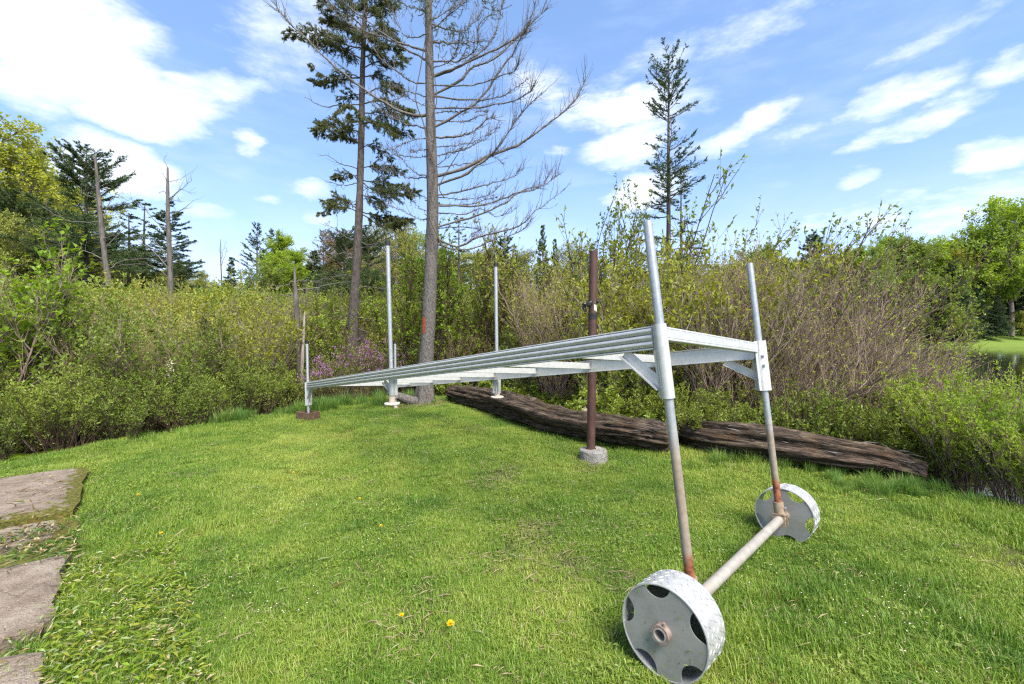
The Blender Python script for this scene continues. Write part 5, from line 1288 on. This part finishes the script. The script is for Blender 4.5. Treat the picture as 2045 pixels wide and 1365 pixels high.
# ------------------------------------------------------------------ spruce bough foliage
def bough(parent, line, ln_w, dens, seed, nm='branch', m='needle_olive', bark='bark_dark', t0=.25, nl=.05, nw=.010, droop=-.12, r=None, per=26):
    """a limb along line with needled twigs on both sides, ln_w their length"""
    rg = np.random.default_rng(seed)
    C = catmull(np.array(line), 14); C[1:] += rg.normal(0, .012, (13, 3))
    L_ = np.linalg.norm(np.diff(C, axis=0), axis=1).sum()
    r = r or .010 + .007 * L_
    ch = [tubes(C, np.linspace(r, r * .25, 14), 6) + (1, True)]
    n = max(3, int(L_ * dens)); t = rg.uniform(t0, 1, n)
    p, tan = interp(C[None], np.zeros(n, int), t)
    s = nrm(np.cross(tan, [0, 0, 1.])) * rg.choice([-1, 1], n)[:, None]
    l = ln_w * (1.15 - .7 * t) * rg.uniform(.5, 1.1, n)
    Tw = grow(rg, p, nrm(tan * .7 + s * .9 + side(rg, n) * .35), l, 5, np.tile([0, 0, droop], (n, 1)), .05)
    m2 = 4; i2 = np.repeat(np.arange(n), m2); t2 = rg.uniform(.25, 1, len(i2)); p2, d2 = interp(Tw, i2, t2)
    T2 = grow(rg, p2, nrm(d2 * .8 + side(rg, len(i2)) * .6), l[i2] * rg.uniform(.25, .5, len(i2)), 3, np.tile([0, 0, droop], (len(i2), 1)), .05)
    ch += [tubes(Tw, np.linspace(1, .4, 5)[None] * np.full((n, 1), .0065), 3) + (1, True), tubes(T2, np.full((len(T2), 3), .0035), 3) + (1, True)]
    a = needles(rg, Tw, int(per * 1.3), nl, nw, .15); b = needles(rg, T2, per, nl, nw)
    ch += [a + (0, False), b + (0, False)]
    part(nm, ch, [M[m], M[bark]], parent, C[0])
def dead_limb(parent, line, seed, r=None, nm='branch', m='bark_branch', tw=6, tl=.4):
    rg = np.random.default_rng(seed); C = catmull(np.array(line), 16); C[1:] += rg.normal(0, .012, (15, 3))
    L_ = np.linalg.norm(np.diff(C, axis=0), axis=1).sum(); r = r or .008 + .006 * L_
    Q, qr = twigs_on(rg, C, int(3 + L_ * tw), tl, .006, .2)
    part(nm, [tubes(C, np.linspace(r, r * .3, 16), 6) + (0, True), tubes(Q, qr, 3) + (0, True)], M[m], parent, C[0])
SD = 13.0
sp2 = thing('green_spruce', 'tall leaning spruce with clumps of dark foliage, left of the bare spruce', 'tree', (float(P(700, 770, SD)[0]), SD, H1(float(P(700, 770, SD)[0]), SD)))
c2_ = catmull(np.array([P(697, 790, SD), P(703, 700, SD), P(708, 600, SD), P(714, 500, SD), P(718, 400, SD), P(722, 250, SD), P(724, 130, SD), P(730, 0, SD), P(733, -130, SD), P(735, -230, SD)]), 60)
r2_ = catmull(np.array([[q, 0, 0] for q in (.22, .165, .135, .115, .10, .085, .07, .055, .035, .01)]), 60)[:, 0]
tv, tf = tubes(c2_, r2_, 18); part('trunk', [(tv * 1 + (vnoise(tv[:, 0] * 22, tv[:, 2] * 5, 9)[:, None] - .5) * .02, tf, 0, True)], M['bark_dark'], sp2)
def t2_at(zy):
    k = np.argmin(np.abs((HY - (c2_[:, 2] - EYE) / c2_[:, 1] * F) - zy / 2.844)); return c2_[k]
GB = [(300, [(430, 250), (250, 190), (80, 190)], .55, 30, -.4), (330, [(440, 300), (330, 250), (200, 240)], .55, 26, .5), (250, [(470, 200), (400, 130), (300, 110)], .55, 24, .2), (440, [(430, 420), (330, 440), (240, 385)], .4, 22, -.3), (455, [(400, 450), (300, 480), (240, 460)], .35, 18, .6), (560, [(470, 530), (420, 560), (400, 600)], .35, 20, .3),
      (620, [(440, 610), (360, 650)], .35, 18, -.6), (800, [(440, 760), (340, 720), (250, 745)], .5, 26, -.3), (760, [(450, 730), (380, 690), (290, 700)], .45, 26, .5), (820, [(460, 790), (400, 770), (330, 780)], .4, 22, .9), (1010, [(460, 985), (400, 1000), (380, 1010)], .35, 26, .4), (1220, [(430, 1180), (360, 1170), (300, 1200)], .45, 28, -.4), (1180, [(440, 1140), (380, 1130), (320, 1150)], .4, 26, .4),
      (380, [(600, 350), (680, 340), (755, 330)], .5, 28, -.3), (330, [(600, 290), (680, 260), (740, 290)], .5, 28, .5), (420, [(590, 430), (660, 470), (730, 500)], .45, 26, .3), (520, [(610, 500), (680, 490), (730, 510)], .4, 20, -.5), (600, [(620, 570), (710, 600), (810, 640)], .5, 28, -.2), (640, [(620, 640), (700, 650), (760, 690)], .5, 26, .6), (720, [(600, 700), (690, 730), (795, 765)], .5, 28, .2), (680, [(590, 690), (660, 720), (720, 780)], .4, 22, -.7), (830, [(580, 830), (640, 870), (690, 910)], .35, 18, .3),
      (960, [(580, 940), (660, 960), (745, 975)], .42, 26, .5), (1030, [(600, 1080), (720, 1100), (830, 1085)], .55, 34, -.2), (1000, [(600, 1030), (700, 1050), (790, 1060)], .5, 30, .5), (1120, [(570, 1130), (640, 1170)], .4, 24, -.4), (1180, [(590, 1220), (690, 1240), (800, 1250)], .5, 30, .2), (1200, [(600, 1270), (680, 1280), (740, 1260)], .4, 26, -.5),
      (150, [(460, 100), (380, 50), (280, 10)], .6, 28, -.3), (180, [(450, 150), (360, 120), (300, 110)], .5, 22, .7), (120, [(590, 80), (650, 40), (710, 20)], .55, 28, .2), (200, [(600, 170), (660, 150), (700, 200)], .5, 26, -.5), (60, [(470, 20), (400, -30), (330, -50)], .55, 26, .3), (80, [(600, 20), (660, -20)], .55, 28, -.4), (0, [(460, -60), (380, -120)], .5, 26, -.2), (-20, [(600, -80), (680, -120)], .5, 26, .4), (-150, [(480, -220), (420, -260)], .45, 26, 0), (-160, [(590, -230), (640, -260)], .45, 26, .2), (100, [(540, 60), (560, 20)], .5, 26, -1.0), (220, [(540, 200), (560, 190)], .5, 26, -1.0), (-350, [(540, -420), (530, -470)], .4, 30, 0), (300, [(560, 280), (600, 230)], .5, 26, -.9), (700, [(500, 690), (470, 650)], .45, 22, -.9)]
for k, (sy, pts_, lw, dn_, dz_) in enumerate(GB):
    q = [t2_at(sy)] + [P(*ZX(x, y), SD + dz_ * (i + 1) / len(pts_)) for i, (x, y) in enumerate(pts_)]
    bough(sp2, q, lw * 1.0, dn_ * 1.25, 1000 + k, t0=.18, nl=.055, nw=.0085, per=44)
for k, (sy, pts_, dz_) in enumerate(((610, [(400, 600), (290, 600), (190, 545)], .3), (940, [(400, 930), (340, 890), (275, 880)], -.3), (1060, [(420, 1050), (310, 1030)], .4), (1350, [(420, 1340), (370, 1300), (310, 1265)], -.3), (1330, [(400, 1330), (340, 1320)], .5), (1290, [(570, 1280), (620, 1330), (700, 1320)], .3), (1400, [(600, 1400), (660, 1430), (800, 1480)], .2), (1380, [(560, 1390), (620, 1370), (740, 1320), (790, 1270)], -.3), (1500, [(560, 1500), (650, 1540), (760, 1600)], .5), (1620, [(560, 1630), (650, 1640), (740, 1660)], -.3), (1700, [(560, 1720), (640, 1760), (720, 1790)], .4), (1560, [(430, 1560), (330, 1580), (280, 1590)], .3), (1800, [(560, 1810), (640, 1830), (700, 1850)], .2), (1460, [(440, 1440), (380, 1440), (300, 1490)], -.4), (1860, [(540, 1880), (600, 1900), (680, 1950)], .3))):
    dead_limb(sp2, [t2_at(sy)] + [P(*ZX(x, y), SD + dz_ * (i + 1) / len(pts_)) for i, (x, y) in enumerate(pts_)], 1200 + k)

# ------------------------------------------------------------------ dead snags
def snag(name, lab, pts_, d, ws, limbs, m='bark_snag', cat='dead tree', seed=0, twl=.5):
    c = catmull(np.array([P(x, y, d) for x, y in pts_]), 30); r = catmull(np.array([[w * .40 / F * d, 0, 0] for w in ws]), 30)[:, 0]
    t = thing(name, lab, cat, (c[0][0], c[0][1], H1(c[0][0], c[0][1])))
    tv, tf = tubes(c, r, 14); tv = tv + (vnoise(tv[:, 0] * 20, tv[:, 2] * 3, 9 + seed)[:, None] - .5) * .03 * np.repeat(r, 14)[:, None] / .1
    tip = c[-1] + [0.01, 0, r[-1] * 2.5]
    j = np.arange(14); nb = 29 * 14
    part('trunk', [(np.concatenate([tv, [tip]]), tf, 0, True), (np.concatenate([tv, [tip]]), np.stack([nb + j, nb + (j + 1) % 14, np.full(14, 420)], 1), 0, False)], M[m], t)
    for k, (sy, lp, dz_) in enumerate(limbs):
        q = c[np.argmin(np.abs((HY - (c[:, 2] - EYE) / c[:, 1] * F) - sy))]
        dead_limb(t, [q] + [P(x, y, d + dz_ * (i + 1) / len(lp)) for i, (x, y) in enumerate(lp)], 50 + seed * 20 + k, tw=3, tl=twl)
Z1 = lambda zx, zy: (zx / 3.5, 230 + zy / 3.5)
def z1(*l): return [Z1(x, y) for x, y in l]
snag('dead_snag', 'tall grey dead trunk leaning left, broken off level with the spruce top', [(224, 605), (216, 555), (205, 480), (198, 400), (190, 312)], 17, (13, 12, 11, 9, 5),
     [(438, z1((520, 745), (400, 700), (275, 630)), -.6), (440, z1((800, 560), (900, 600)), .8), (412, z1((760, 640), (880, 610)), -.5), (520, z1((600, 950), (460, 935)), .4), (395, z1((620, 560), (560, 540)), .3), (500, z1((830, 830), (900, 750)), .4), (540, z1((880, 1010), (1100, 1000)), .8), (470, z1((760, 850), (840, 800)), -.4)], seed=1)
snag('dead_snag', 'tall grey dead trunk with bare crooked limbs at its top right', [(341, 592), (340, 540), (337, 470), (335, 400), (335, 336)], 17.5, (12, 11.5, 10, 7.5, 4.5),
     [(366, z1((1250, 450), (1340, 395)), .4), (396, z1((1240, 540), (1345, 445)), -.4), (358, z1((1140, 410), (1115, 400)), .2), (336, z1((1160, 340), (1145, 300), (1165, 280)), .2), (405, z1((1260, 520), (1335, 548)), .6), (428, z1((1270, 660), (1360, 590)), -.3), (425, z1((1230, 680), (1310, 640)), .5), (470, z1((1070, 720), (980, 620), (890, 570)), -.6), (540, z1((1080, 960), (920, 850)), .6), (385, z1((1140, 530), (1110, 545)), .4), (560, z1((1060, 1050), (860, 1040)), -.7), (400, z1((1260, 600), (1240, 590)), .2), (520, z1((1100, 900), (960, 830)), .4)], seed=2)
snag('dead_snag', 'dark broken snag with two pale side limbs behind the short left leg post', [(598, 770), (597, 720), (594, 660), (591, 600), (588, 534)], 10.6, (17, 15, 13, 11, 3.5), [(576, [(640, 572), (690, 562)], .4), (560, [(560, 572), (545, 578)], -.3), (558, [(620, 560), (650, 568)], .5), (590, [(560, 590), (550, 592)], .4)], seed=3)
snag('broken_stump', 'bleached split stump with two thin prongs beside the dark snag', [(602, 775), (603, 735), (605, 690), (607, 650), (608, 625)], 10.3, (10, 9, 7.5, 6, 4), [(650, [(600, 622), (602, 612)], 0), (640, [(614, 630), (617, 617)], .1)], 'bark_pale', 'stump', 4, .1)
snag('dead_snag', 'short thin dark snag standing among the marsh shrubs', [(487, 618), (484, 580), (480, 542)], 19, (7, 5, 3), [(560, [(465, 568)], .2)], seed=5)
snag('dead_sapling', 'very thin bare dead sapling against the sky', [(443, 570), (441, 520), (441, 478)], 26, (3.5, 2.6, 1.5), [(520, [(447, 495), (452, 482)], .2), (530, [(449, 510), (454, 490)], .2), (510, [(437, 490)], -.2)], seed=6, twl=.3)

# ------------------------------------------------------------------ conifers
def conifer(seed, Ht, r0, cb, Wd_, nb, dens, nl, nw, per, pw=.85, droop=-.25, rise=.25, gap=0., irr=.35, thin=1.0):
    """tapering trunk, tiers of boughs from cb of the height upwards, needles on every twig"""
    rg = np.random.default_rng(seed)
    z = np.linspace(0, Ht, 24); wob = np.cumsum(rg.normal(0, .012, (24, 2)), 0) * Ht * .05
    C = np.column_stack([wob - wob[0], z])
    tr = tubes(C, r0 * (1 - z / Ht) ** .8 + .008, 10)
    u_ = rg.uniform(0, 1, nb) ** .9; h = cb + (1 - cb) * u_
    h = h[rg.uniform(0, 1, nb) > gap * (.5 + .5 * np.sin(h * 21 + seed))]; nb = len(h)
    L_ = Wd_ * np.clip((1 - h) / (1 - cb) + .05, .04, 1) ** pw * (1 - irr + irr * rg.uniform(0, 1.5, nb))
    a = rg.uniform(0, 6.283, nb)
    p, _ = interp(C[None], np.zeros(nb, int), h * .995)
    d = np.stack([np.cos(a), np.sin(a), rg.normal(.0, .15, nb) + rise * (h - .35) * 2], 1)
    Bq = grow(rg, p, nrm(d), L_, 6, np.stack([0 * a, 0 * a, np.full(nb, droop) + .45 * h], 1), .03)
    br = tubes(Bq, np.linspace(1, .25, 6)[None] * (.006 + .012 * L_)[:, None] * r0 / .14, 4)
    nt = np.maximum(3, (L_ * dens)).astype(int); i2 = np.repeat(np.arange(nb), nt); t2 = rg.uniform(.18, 1, len(i2)) ** .8
    p2, d2 = interp(Bq, i2, t2); s = nrm(np.cross(d2, [0, 0, 1.])) * rg.choice([-1, 1], len(i2))[:, None]
    l2 = np.maximum(L_[i2] * .42 * (1.1 - .75 * t2), .06 * Wd_) * rg.uniform(.6, 1.1, len(i2))
    T2 = grow(rg, p2, nrm(d2 * .8 + s * .75 + side(rg, len(i2)) * .3), l2, 4, np.tile([0, 0, droop * .6], (len(i2), 1)), .05)
    nv = needles(rg, T2, per, nl, nw); nb2 = needles(rg, Bq, per, nl, nw, .35)
    return [tr, br], [nv, nb2]
CP = {}
def cproto(kind, m, bark, *a, **k):
    tr, nd = conifer(*a, **k)
    CP[kind] = (make_mesh(kind + '_trunk', [tr[0] + (0, True)], M[bark]), make_mesh(kind + '_branches', [tr[1] + (0, True)], M[bark]), make_mesh(kind + '_needles', [n + (0, False) for n in nd], M[m]))
    TRI[0] += sum(len(t[1]) * 2 for t in tr) + sum(len(n[1]) for n in nd)
cproto('slim', 'needle_dark', 'bark_dark', 11, 14.0, .15, .30, 1.5, 210, 15, .08, .022, 24, pw=.30, droop=-.05, rise=.55, gap=.75, irr=.55)
cproto('ragged', 'needle_dark', 'bark_dark', 12, 9.5, .14, .36, 2.5, 190, 19, .09, .022, 30, pw=.5, droop=-.12, rise=.35, gap=.6, irr=.6)
cproto('ragged_b', 'needle_dark', 'bark_dark', 13, 9.5, .13, .30, 2.1, 170, 18, .09, .022, 30, pw=.75, droop=-.15, rise=.3, gap=.5, irr=.5)
cproto('cone', 'needle_far', 'bark_dark', 14, 8.0, .13, .06, 1.9, 190, 10, .14, .05, 16, pw=.95, droop=-.2, irr=.3)
cproto('open', 'needle_far', 'bark_dark', 15, 11.0, .15, .35, 2.2, 95, 9, .14, .04, 16, pw=.7, droop=-.05, rise=.5, gap=.6, irr=.5)
cproto('thin', 'needle_dark', 'bark_dark', 16, 8.0, .09, .35, 1.0, 90, 11, .08, .022, 18, pw=.6, gap=.5, irr=.6)
cproto('big_far', 'needle_far', 'bark_dark', 17, 16.0, .22, .10, 4.2, 240, 5.5, .30, .11, 18, pw=.65, droop=-.22, irr=.45)
def con(kind, name, lab, px, d, top, s_w=1.0, base=None, grp=None, rz=0., ty=0., leafm=None):
    """conifer whose top shows at row top of the photograph"""
    x = (px - CX) / F * d; z0 = H1(x, d) if base is None else base; Ht = EYE + (HY - top) / F * d - z0
    full = {'slim': 14, 'ragged': 9.5, 'ragged_b': 9.5, 'cone': 8, 'open': 11, 'thin': 8, 'big_far': 16}[kind]
    k = Ht / full
    t = thing(name, lab, 'tree', (x, d, z0 - .1), grp); t.scale = (k * s_w, k * s_w, k); t.rotation_euler = (0, ty, rz)
    a, b, c = CP[kind]
    tr = obj('trunk', a, t); obj('branches', b, t); obj('crown', c, t)
    return t
con('slim', 'slim_spruce', 'tall slim spruce rising alone against the clouds at centre right', 1333, 21, 112, .95, rz=.6)
con('thin', 'slim_spruce', 'short thin spruce close right of the tall slim one', 1360, 20, 345, 1.0, rz=1.)
con('ragged', 'ragged_spruce', 'ragged dark spruce just left of the leaning dead trunk', 172, 19.5, 296, 1.0, rz=.4)
con('ragged_b', 'ragged_spruce', 'dark spruce hidden half behind the snag with crooked limbs', 338, 22, 392, 1.0, rz=2.2)
con('thin', 'ragged_spruce', 'thin spruce between the two tall dead trunks', 287, 23, 402, 1.6, rz=.5)
con('thin', 'ragged_spruce', 'thinner spruce right of the leaning dead trunk', 258, 22, 425, 1.7, rz=2.5)
con('ragged_b', 'ragged_spruce', 'low dark spruce at left below the yellow green trees', 95, 21, 385, 1.1, rz=3.2)
con('ragged', 'ragged_spruce', 'dark drooping spruce in front of the yellow trees at far left', 30, 22, 380, 1.1, rz=1.3)
con('cone', 'spruce', 'small cone shaped spruce under the thin dead sapling', 461, 36, 512, 1.0, rz=.4)
con('open', 'spruce', 'open crowned spruce standing left of the lime green maple', 513, 42, 447, 1.0, rz=.3)
con('open', 'spruce', 'second open spruce just behind the first beside the maple', 541, 46, 460, 1.0, rz=1.7)
con('cone', 'spruce', 'dense dark cone shaped spruce right of the lime green maple', 628, 31, 498, 1.2, rz=1.4)
con('open', 'spruce', 'open spruce with flat top behind the dense dark one', 646, 44, 461, 1.0, rz=2.9)
con('thin', 'spruce', 'thin spruce top seen right behind the bare spruce trunk', 916, 24, 430, 1.3, rz=.9)
con('ragged_b', 'spruce', 'ragged spruce above the far right capped post', 1008, 25, 448, .8, rz=1.9)
con('cone', 'spruce', 'pointed narrow spruce left of the brown post', 1084, 31, 448, .62, rz=2.)
con('cone', 'spruce', 'small pointed spruce beside the narrow one left of the post', 1108, 33, 476, .6, rz=.2)
con('ragged', 'spruce', 'dark spruce behind the leaning green spruce trunk', 735, 27, 455, .9, rz=.2)
con('ragged', 'spruce', 'brownish spruce left behind the leaning green spruce trunk', 690, 29, 458, .9, rz=4.2)

# ------------------------------------------------------------------ broadleaved trees
def broadleaf(seed, Ht, r0, sp_, cb, nl, lf, dens, upw=.55, low=.3, per=9, sides=(14, 7, 6)):
    rg = np.random.default_rng(seed)
    z = np.linspace(0, Ht * .92, 14); wob = np.cumsum(rg.normal(0, .02, (14, 2)), 0) * Ht * .06
    C = np.column_stack([wob - wob[0], z]); tr = tubes(C, r0 * (1 - z / Ht) ** .8 + .01, 9)
    nb = sides[0] * 2; h = cb + (1 - cb) * rg.uniform(0, 1, nb); a = rg.uniform(0, 6.283, nb)
    p, _ = interp(C[None], np.zeros(nb, int), h * .99)
    L_ = sp_ * np.clip(1.05 - np.abs((h - cb) / (1 - cb) - low) ** 1.4 * 1.2, .25, 1) * rg.uniform(.6, 1.15, nb)
    d = np.stack([np.cos(a), np.sin(a), upw + .7 * h], 1)
    B1 = grow(rg, p, nrm(d), L_, 7, np.stack([0 * a, 0 * a, np.full(nb, .15)], 1), .05)
    i2 = np.repeat(np.arange(nb), sides[1]); t2 = rg.uniform(.3, 1, len(i2)); p2, d2 = interp(B1, i2, t2)
    B2 = grow(rg, p2, nrm(d2 * .6 + side(rg, len(i2)) * .8 + [0, 0, .25]), L_[i2] * rg.uniform(.22, .5, len(i2)), 5, np.tile([0, 0, .15], (len(i2), 1)), .06)
    i3 = np.repeat(np.arange(len(i2)), sides[2]); t3 = rg.uniform(.25, 1, len(i3)); p3, d3 = interp(B2, i3, t3)
    B3 = grow(rg, p3, nrm(d3 * .6 + side(rg, len(i3)) * .8), sp_ * rg.uniform(.06, .17, len(i3)), 3, None, .06)
    br = [tubes(B1, np.linspace(1, .3, 7)[None] * (r0 * .34 * L_ / sp_)[:, None], 5), tubes(B2, np.linspace(1, .4, 5)[None] * np.full((len(i2), 1), r0 * .085), 4), tubes(B3, np.linspace(1, .5, 3)[None] * np.full((len(i3), 1), r0 * .035), 3)]
    i4 = np.repeat(np.arange(len(i3)), per); p4, d4 = interp(B3, i4, rg.uniform(.2, 1, len(i4)))
    kp = rg.uniform(0, 1, len(i4)) < dens
    p4 = p4[kp] + rg.normal(0, lf * .5, (kp.sum(), 3)); lv, lfc = leaves(rg, p4, d4[kp] + side(rg, len(p4)), lf * rg.uniform(.6, 1.2, len(p4)), lf * .7 * rg.uniform(.6, 1.2, len(p4)), .5)
    return tr, br, (lv, lfc)
BP = {}
def bproto(kind, lm, bark, *a, **k):
    tr, br, lv = broadleaf(*a, **k)
    BP[kind] = (make_mesh(kind + '_trunk', [tr + (0, True)], M[bark]), make_mesh(kind + '_branches', [b + (0, True) for b in br], M[bark]), lv)
    TRI[0] += len(tr[1]) * 2 + sum(len(b[1]) * 2 for b in br) + len(lv[1])
BL = {}
def bcrown(kind, lm):
    if (kind, lm) not in BL: BL[kind, lm] = make_mesh(kind + '_crown', [BP[kind][2] + (0, False)], M[lm])
    return BL[kind, lm]
bproto('round', None, 'twig_grey', 21, 9.0, .16, 3.6, .16, 14, .13, .95, per=13, sides=(17, 8, 7))
bproto('tall', None, 'twig_grey', 22, 11.0, .15, 3.0, .15, 14, .14, .92, upw=.9, per=12, sides=(17, 8, 7))
bproto('airy', None, 'twig_grey', 23, 9.0, .12, 3.0, .18, 14, .09, .75, upw=.9, per=10, sides=(16, 8, 7))
bproto('birch', None, 'bark_birch', 24, 13.0, .13, 2.6, .35, 14, .15, .8, upw=.9, per=9)
bproto('far_round', None, 'twig_grey', 25, 14.0, .25, 5.0, .22, 14, .30, .95, per=10)
bproto('far_tall', None, 'twig_grey', 26, 15.0, .24, 3.9, .22, 14, .28, .92, upw=.9, per=10)
FULL = {'round': 9, 'tall': 11, 'airy': 9, 'birch': 13, 'far_round': 14, 'far_tall': 15}
def bl(kind, lm, name, lab, px, d, top, s_w=1.0, rz=0., grp=None):
    x = (px - CX) / F * d; z0 = H1(x, d); Ht = EYE + (HY - top) / F * d - z0; k = Ht / FULL[kind]
    t = thing(name, lab, 'tree', (x, d, z0 - .1), grp); t.scale = (k * s_w, k * s_w, k); t.rotation_euler = (0, 0, rz)
    a, b, _ = BP[kind]; obj('trunk', a, t); obj('branches', b, t); obj('crown', bcrown(kind, lm), t)
bl('round', 'leaf_bright', 'maple_tree', 'big yellow green tree at the left edge of the picture', -40, 23, 258, 1.25, .3)
bl('airy', 'leaf_bright', 'maple_tree', 'airy yellow tree top left of the ragged spruce', 50, 26, 300, 1.2, 1.1)
bl('round', 'leaf_bright', 'maple_tree', 'yellow green tree behind the ragged spruce', 95, 29, 372, 1.4, 2.2)
bl('round', 'leaf_olive', 'maple_tree', 'olive tree low behind the dark drooping spruce', -10, 18, 430, .9, 4.)
bl('airy', 'leaf_rust', 'maple_tree', 'rusty budding tree between ragged spruce and leaning dead trunk', 150, 31, 425, .9, 1.)
bl('airy', 'leaf_lime', 'maple_tree', 'small lime tree in the gap left of the crooked snag', 215, 34, 470, .9, 3.)
bl('round', 'leaf_green', 'maple_tree', 'green tree low between the two dead trunks', 275, 36, 500, .8, 2.)
bl('tall', 'leaf_lime', 'maple_tree', 'lime green maple left of the dense dark spruce', 560, 38, 472, 1.25, .5)
bl('tall', 'leaf_lime', 'maple_tree', 'lower lime green maple touching the dense dark spruce', 592, 35, 500, 1.2, 2.5)
bl('round', 'leaf_green', 'maple_tree', 'green tree right under the open crowned spruce', 530, 36, 535, 1.2, 1.5)
bl('airy', 'leaf_rust', 'maple_tree', 'rusty tree behind the leaning green spruce, left side', 672, 42, 470, 1.45, .4)
bl('airy', 'leaf_rust', 'maple_tree', 'rusty tree behind the leaning green spruce, right side', 742, 39, 478, 1.45, 3.)
bl('airy', 'leaf_olive', 'maple_tree', 'pale tree top behind the tall capped post', 790, 33, 448, 1.45, 1.3)
bl('airy', 'leaf_lime', 'maple_tree', 'light green tree between capped post and bare spruce', 825, 36, 470, 1.45, 4.)
bl('round', 'leaf_olive', 'maple_tree', 'olive tree in the gap right of the bare spruce', 955, 34, 510, 1.45, 2.)
bl('airy', 'leaf_olive', 'maple_tree', 'loose olive tree left of the narrow pointed spruce', 1050, 32, 505, 1.45, 2.7)
bl('airy', 'leaf_olive', 'maple_tree', 'loose olive tree right of the narrow pointed spruce', 1150, 30, 492, 1.45, .7)
bl('round', 'leaf_olive', 'maple_tree', 'green round tree at the end of the left treeline', 400, 40, 545, .7, 2.)
# the wood beyond the pond, right
RT = (('big_far', 'dark spruce of the far shore seen over the willows', 1625, 66, 468), ('far_round', 'leaf_green', 'round green tree left of the dark far spruce', 1520, 72, 498), ('far_tall', 'leaf_olive', 'rusty olive tree far left in the wood beyond the pond', 1560, 74, 512), ('far_tall', 'leaf_lime', 'lime tree beside the pair of far white birches', 1775, 70, 470), ('far_tall', 'leaf_green', 'green tree right of the far white birches', 1810, 72, 474),
      ('far_round', 'leaf_lime', 'yellow green tree in the middle of the far wood', 1860, 70, 490), ('far_tall', 'leaf_yellow', 'yellow tree below the ridge of the far wood', 1900, 66, 478), ('far_round', 'leaf_rust', 'rusty tinted tree left of the dark far conifers', 1945, 68, 508), ('far_round', 'leaf_lime', 'tallest spreading green maple of the far wood', 2020, 66, 408), ('far_round', 'leaf_lime', 'green tree under the tall spreading maple', 1965, 72, 462),
      ('big_far', 'dark conifer at the right edge in the far wood', 2040, 74, 500), ('big_far', 'broad dark conifer standing above the far bank', 1945, 62, 570), ('big_far', 'low dark conifer right on the far bank', 1990, 71, 590), ('big_far', 'dark conifer left of the rusty far tree', 1905, 64, 520), ('big_far', 'dark conifer at the willow end of the far shore', 1870, 66, 545), ('far_round', 'leaf_deep', 'deep green bush on the far bank', 2060, 72, 590), ('far_round', 'leaf_green', 'green tree behind the end of the willow thicket', 1830, 68, 500), ('far_tall', 'leaf_lime', 'lime tree left of the far birches', 1720, 70, 492), ('far_round', 'leaf_olive', 'olive tree right of the dark far spruce', 1680, 72, 505), ('far_round', 'leaf_olive', 'olive tree at the left end of the far wood', 1480, 78, 530))
for k, r in enumerate(RT):
    if r[0] == 'big_far': con('big_far', 'far_spruce', r[1], r[2], max(r[3], 70.0 + k % 3), r[4], 1.0, rz=k * 1.3)
    else: bl(r[0], r[1], 'far_tree', r[2], r[3], max(r[4], 73.0 + k % 4), r[5], 1.0, k * 1.1)
bl('birch', 'leaf_lime', 'birch_tree', 'left of two white stemmed birches beyond the pond', 1752, 70, 478, .8, .5)
bl('birch', 'leaf_lime', 'birch_tree', 'right of two white stemmed birches beyond the pond', 1772, 71, 486, .8, 2.5)
bl('birch', 'leaf_lime', 'birch_tree', 'slender pale birch in front of the dark far conifers', 1925, 70, 530, .6, 1.5)
# the wood that closes the view all round
bl('round', 'leaf_bright', 'maple_tree', 'yellow green tree low between leaning spruce and capped post', 725, 33, 540, 1.3, 5.)
bl('tall', 'leaf_green', 'maple_tree', 'green tree behind the bare spruce trunk', 868, 40, 485, 1.3, 3.3)
bl('airy', 'leaf_rust', 'maple_tree', 'rusty tree behind the right capped post', 990, 42, 500, 1.4, 1.9)
bl('airy', 'leaf_yellow', 'maple_tree', 'yellowish tree low behind the crooked limbed dead trunk', 350, 38, 520, 1.3, .9)
bl('airy', 'leaf_bright', 'maple_tree', 'pale yellow tree at the left end of the marsh', 60, 20, 470, 1.2, 2.9)
rg = np.random.default_rng(41); n = 420
px = rg.uniform(-1200, 3300, n); d = rg.uniform(82, 130, n); x = (px - CX) / F * d
mk = [bcrown('far_round', 'leaf_olive'), bcrown('far_tall', 'leaf_green'), bcrown('far_round', 'leaf_green'), CP['big_far'][2], BP['far_tall'][1]]
tgt = np.interp(px, [-1200, 0, 120, 300, 420, 520, 700, 1000, 1400, 1700, 2045, 3300], [360, 370, 440, 530, 560, 545, 515, 530, 535, 515, 470, 430])
hgt = (HY - tgt) / F * d + EYE - height(x, d)
scatter('far_wood', 'far wood closing the view behind the marsh and the pond', mk, np.column_stack([x, d, height(x, d) - .3]), np.stack([0 * x, 0 * x, rg.uniform(0, 6.28, n)], 1), np.clip(hgt / 15 * rg.uniform(.75, 1.05, n), .25, 1.6), rg.integers(0, 5, n))
# underwood of the far shore
n = 140; px = rg.uniform(1380, 2300, n); d = rg.uniform(66.5, 80, n); x = (px - CX) / F * d
scatter('far_underwood', 'bushes along the far shore of the pond', mk[:3], np.column_stack([x, d + np.where(px > 1940, 4, 0), height(x, d) - .4]), np.stack([0 * x, 0 * x, rg.uniform(0, 6.28, n)], 1), rg.uniform(.2, .42, n), rg.integers(0, 3, n))
print('shared triangles', TRI[0], 'objects', len(bpy.data.objects))
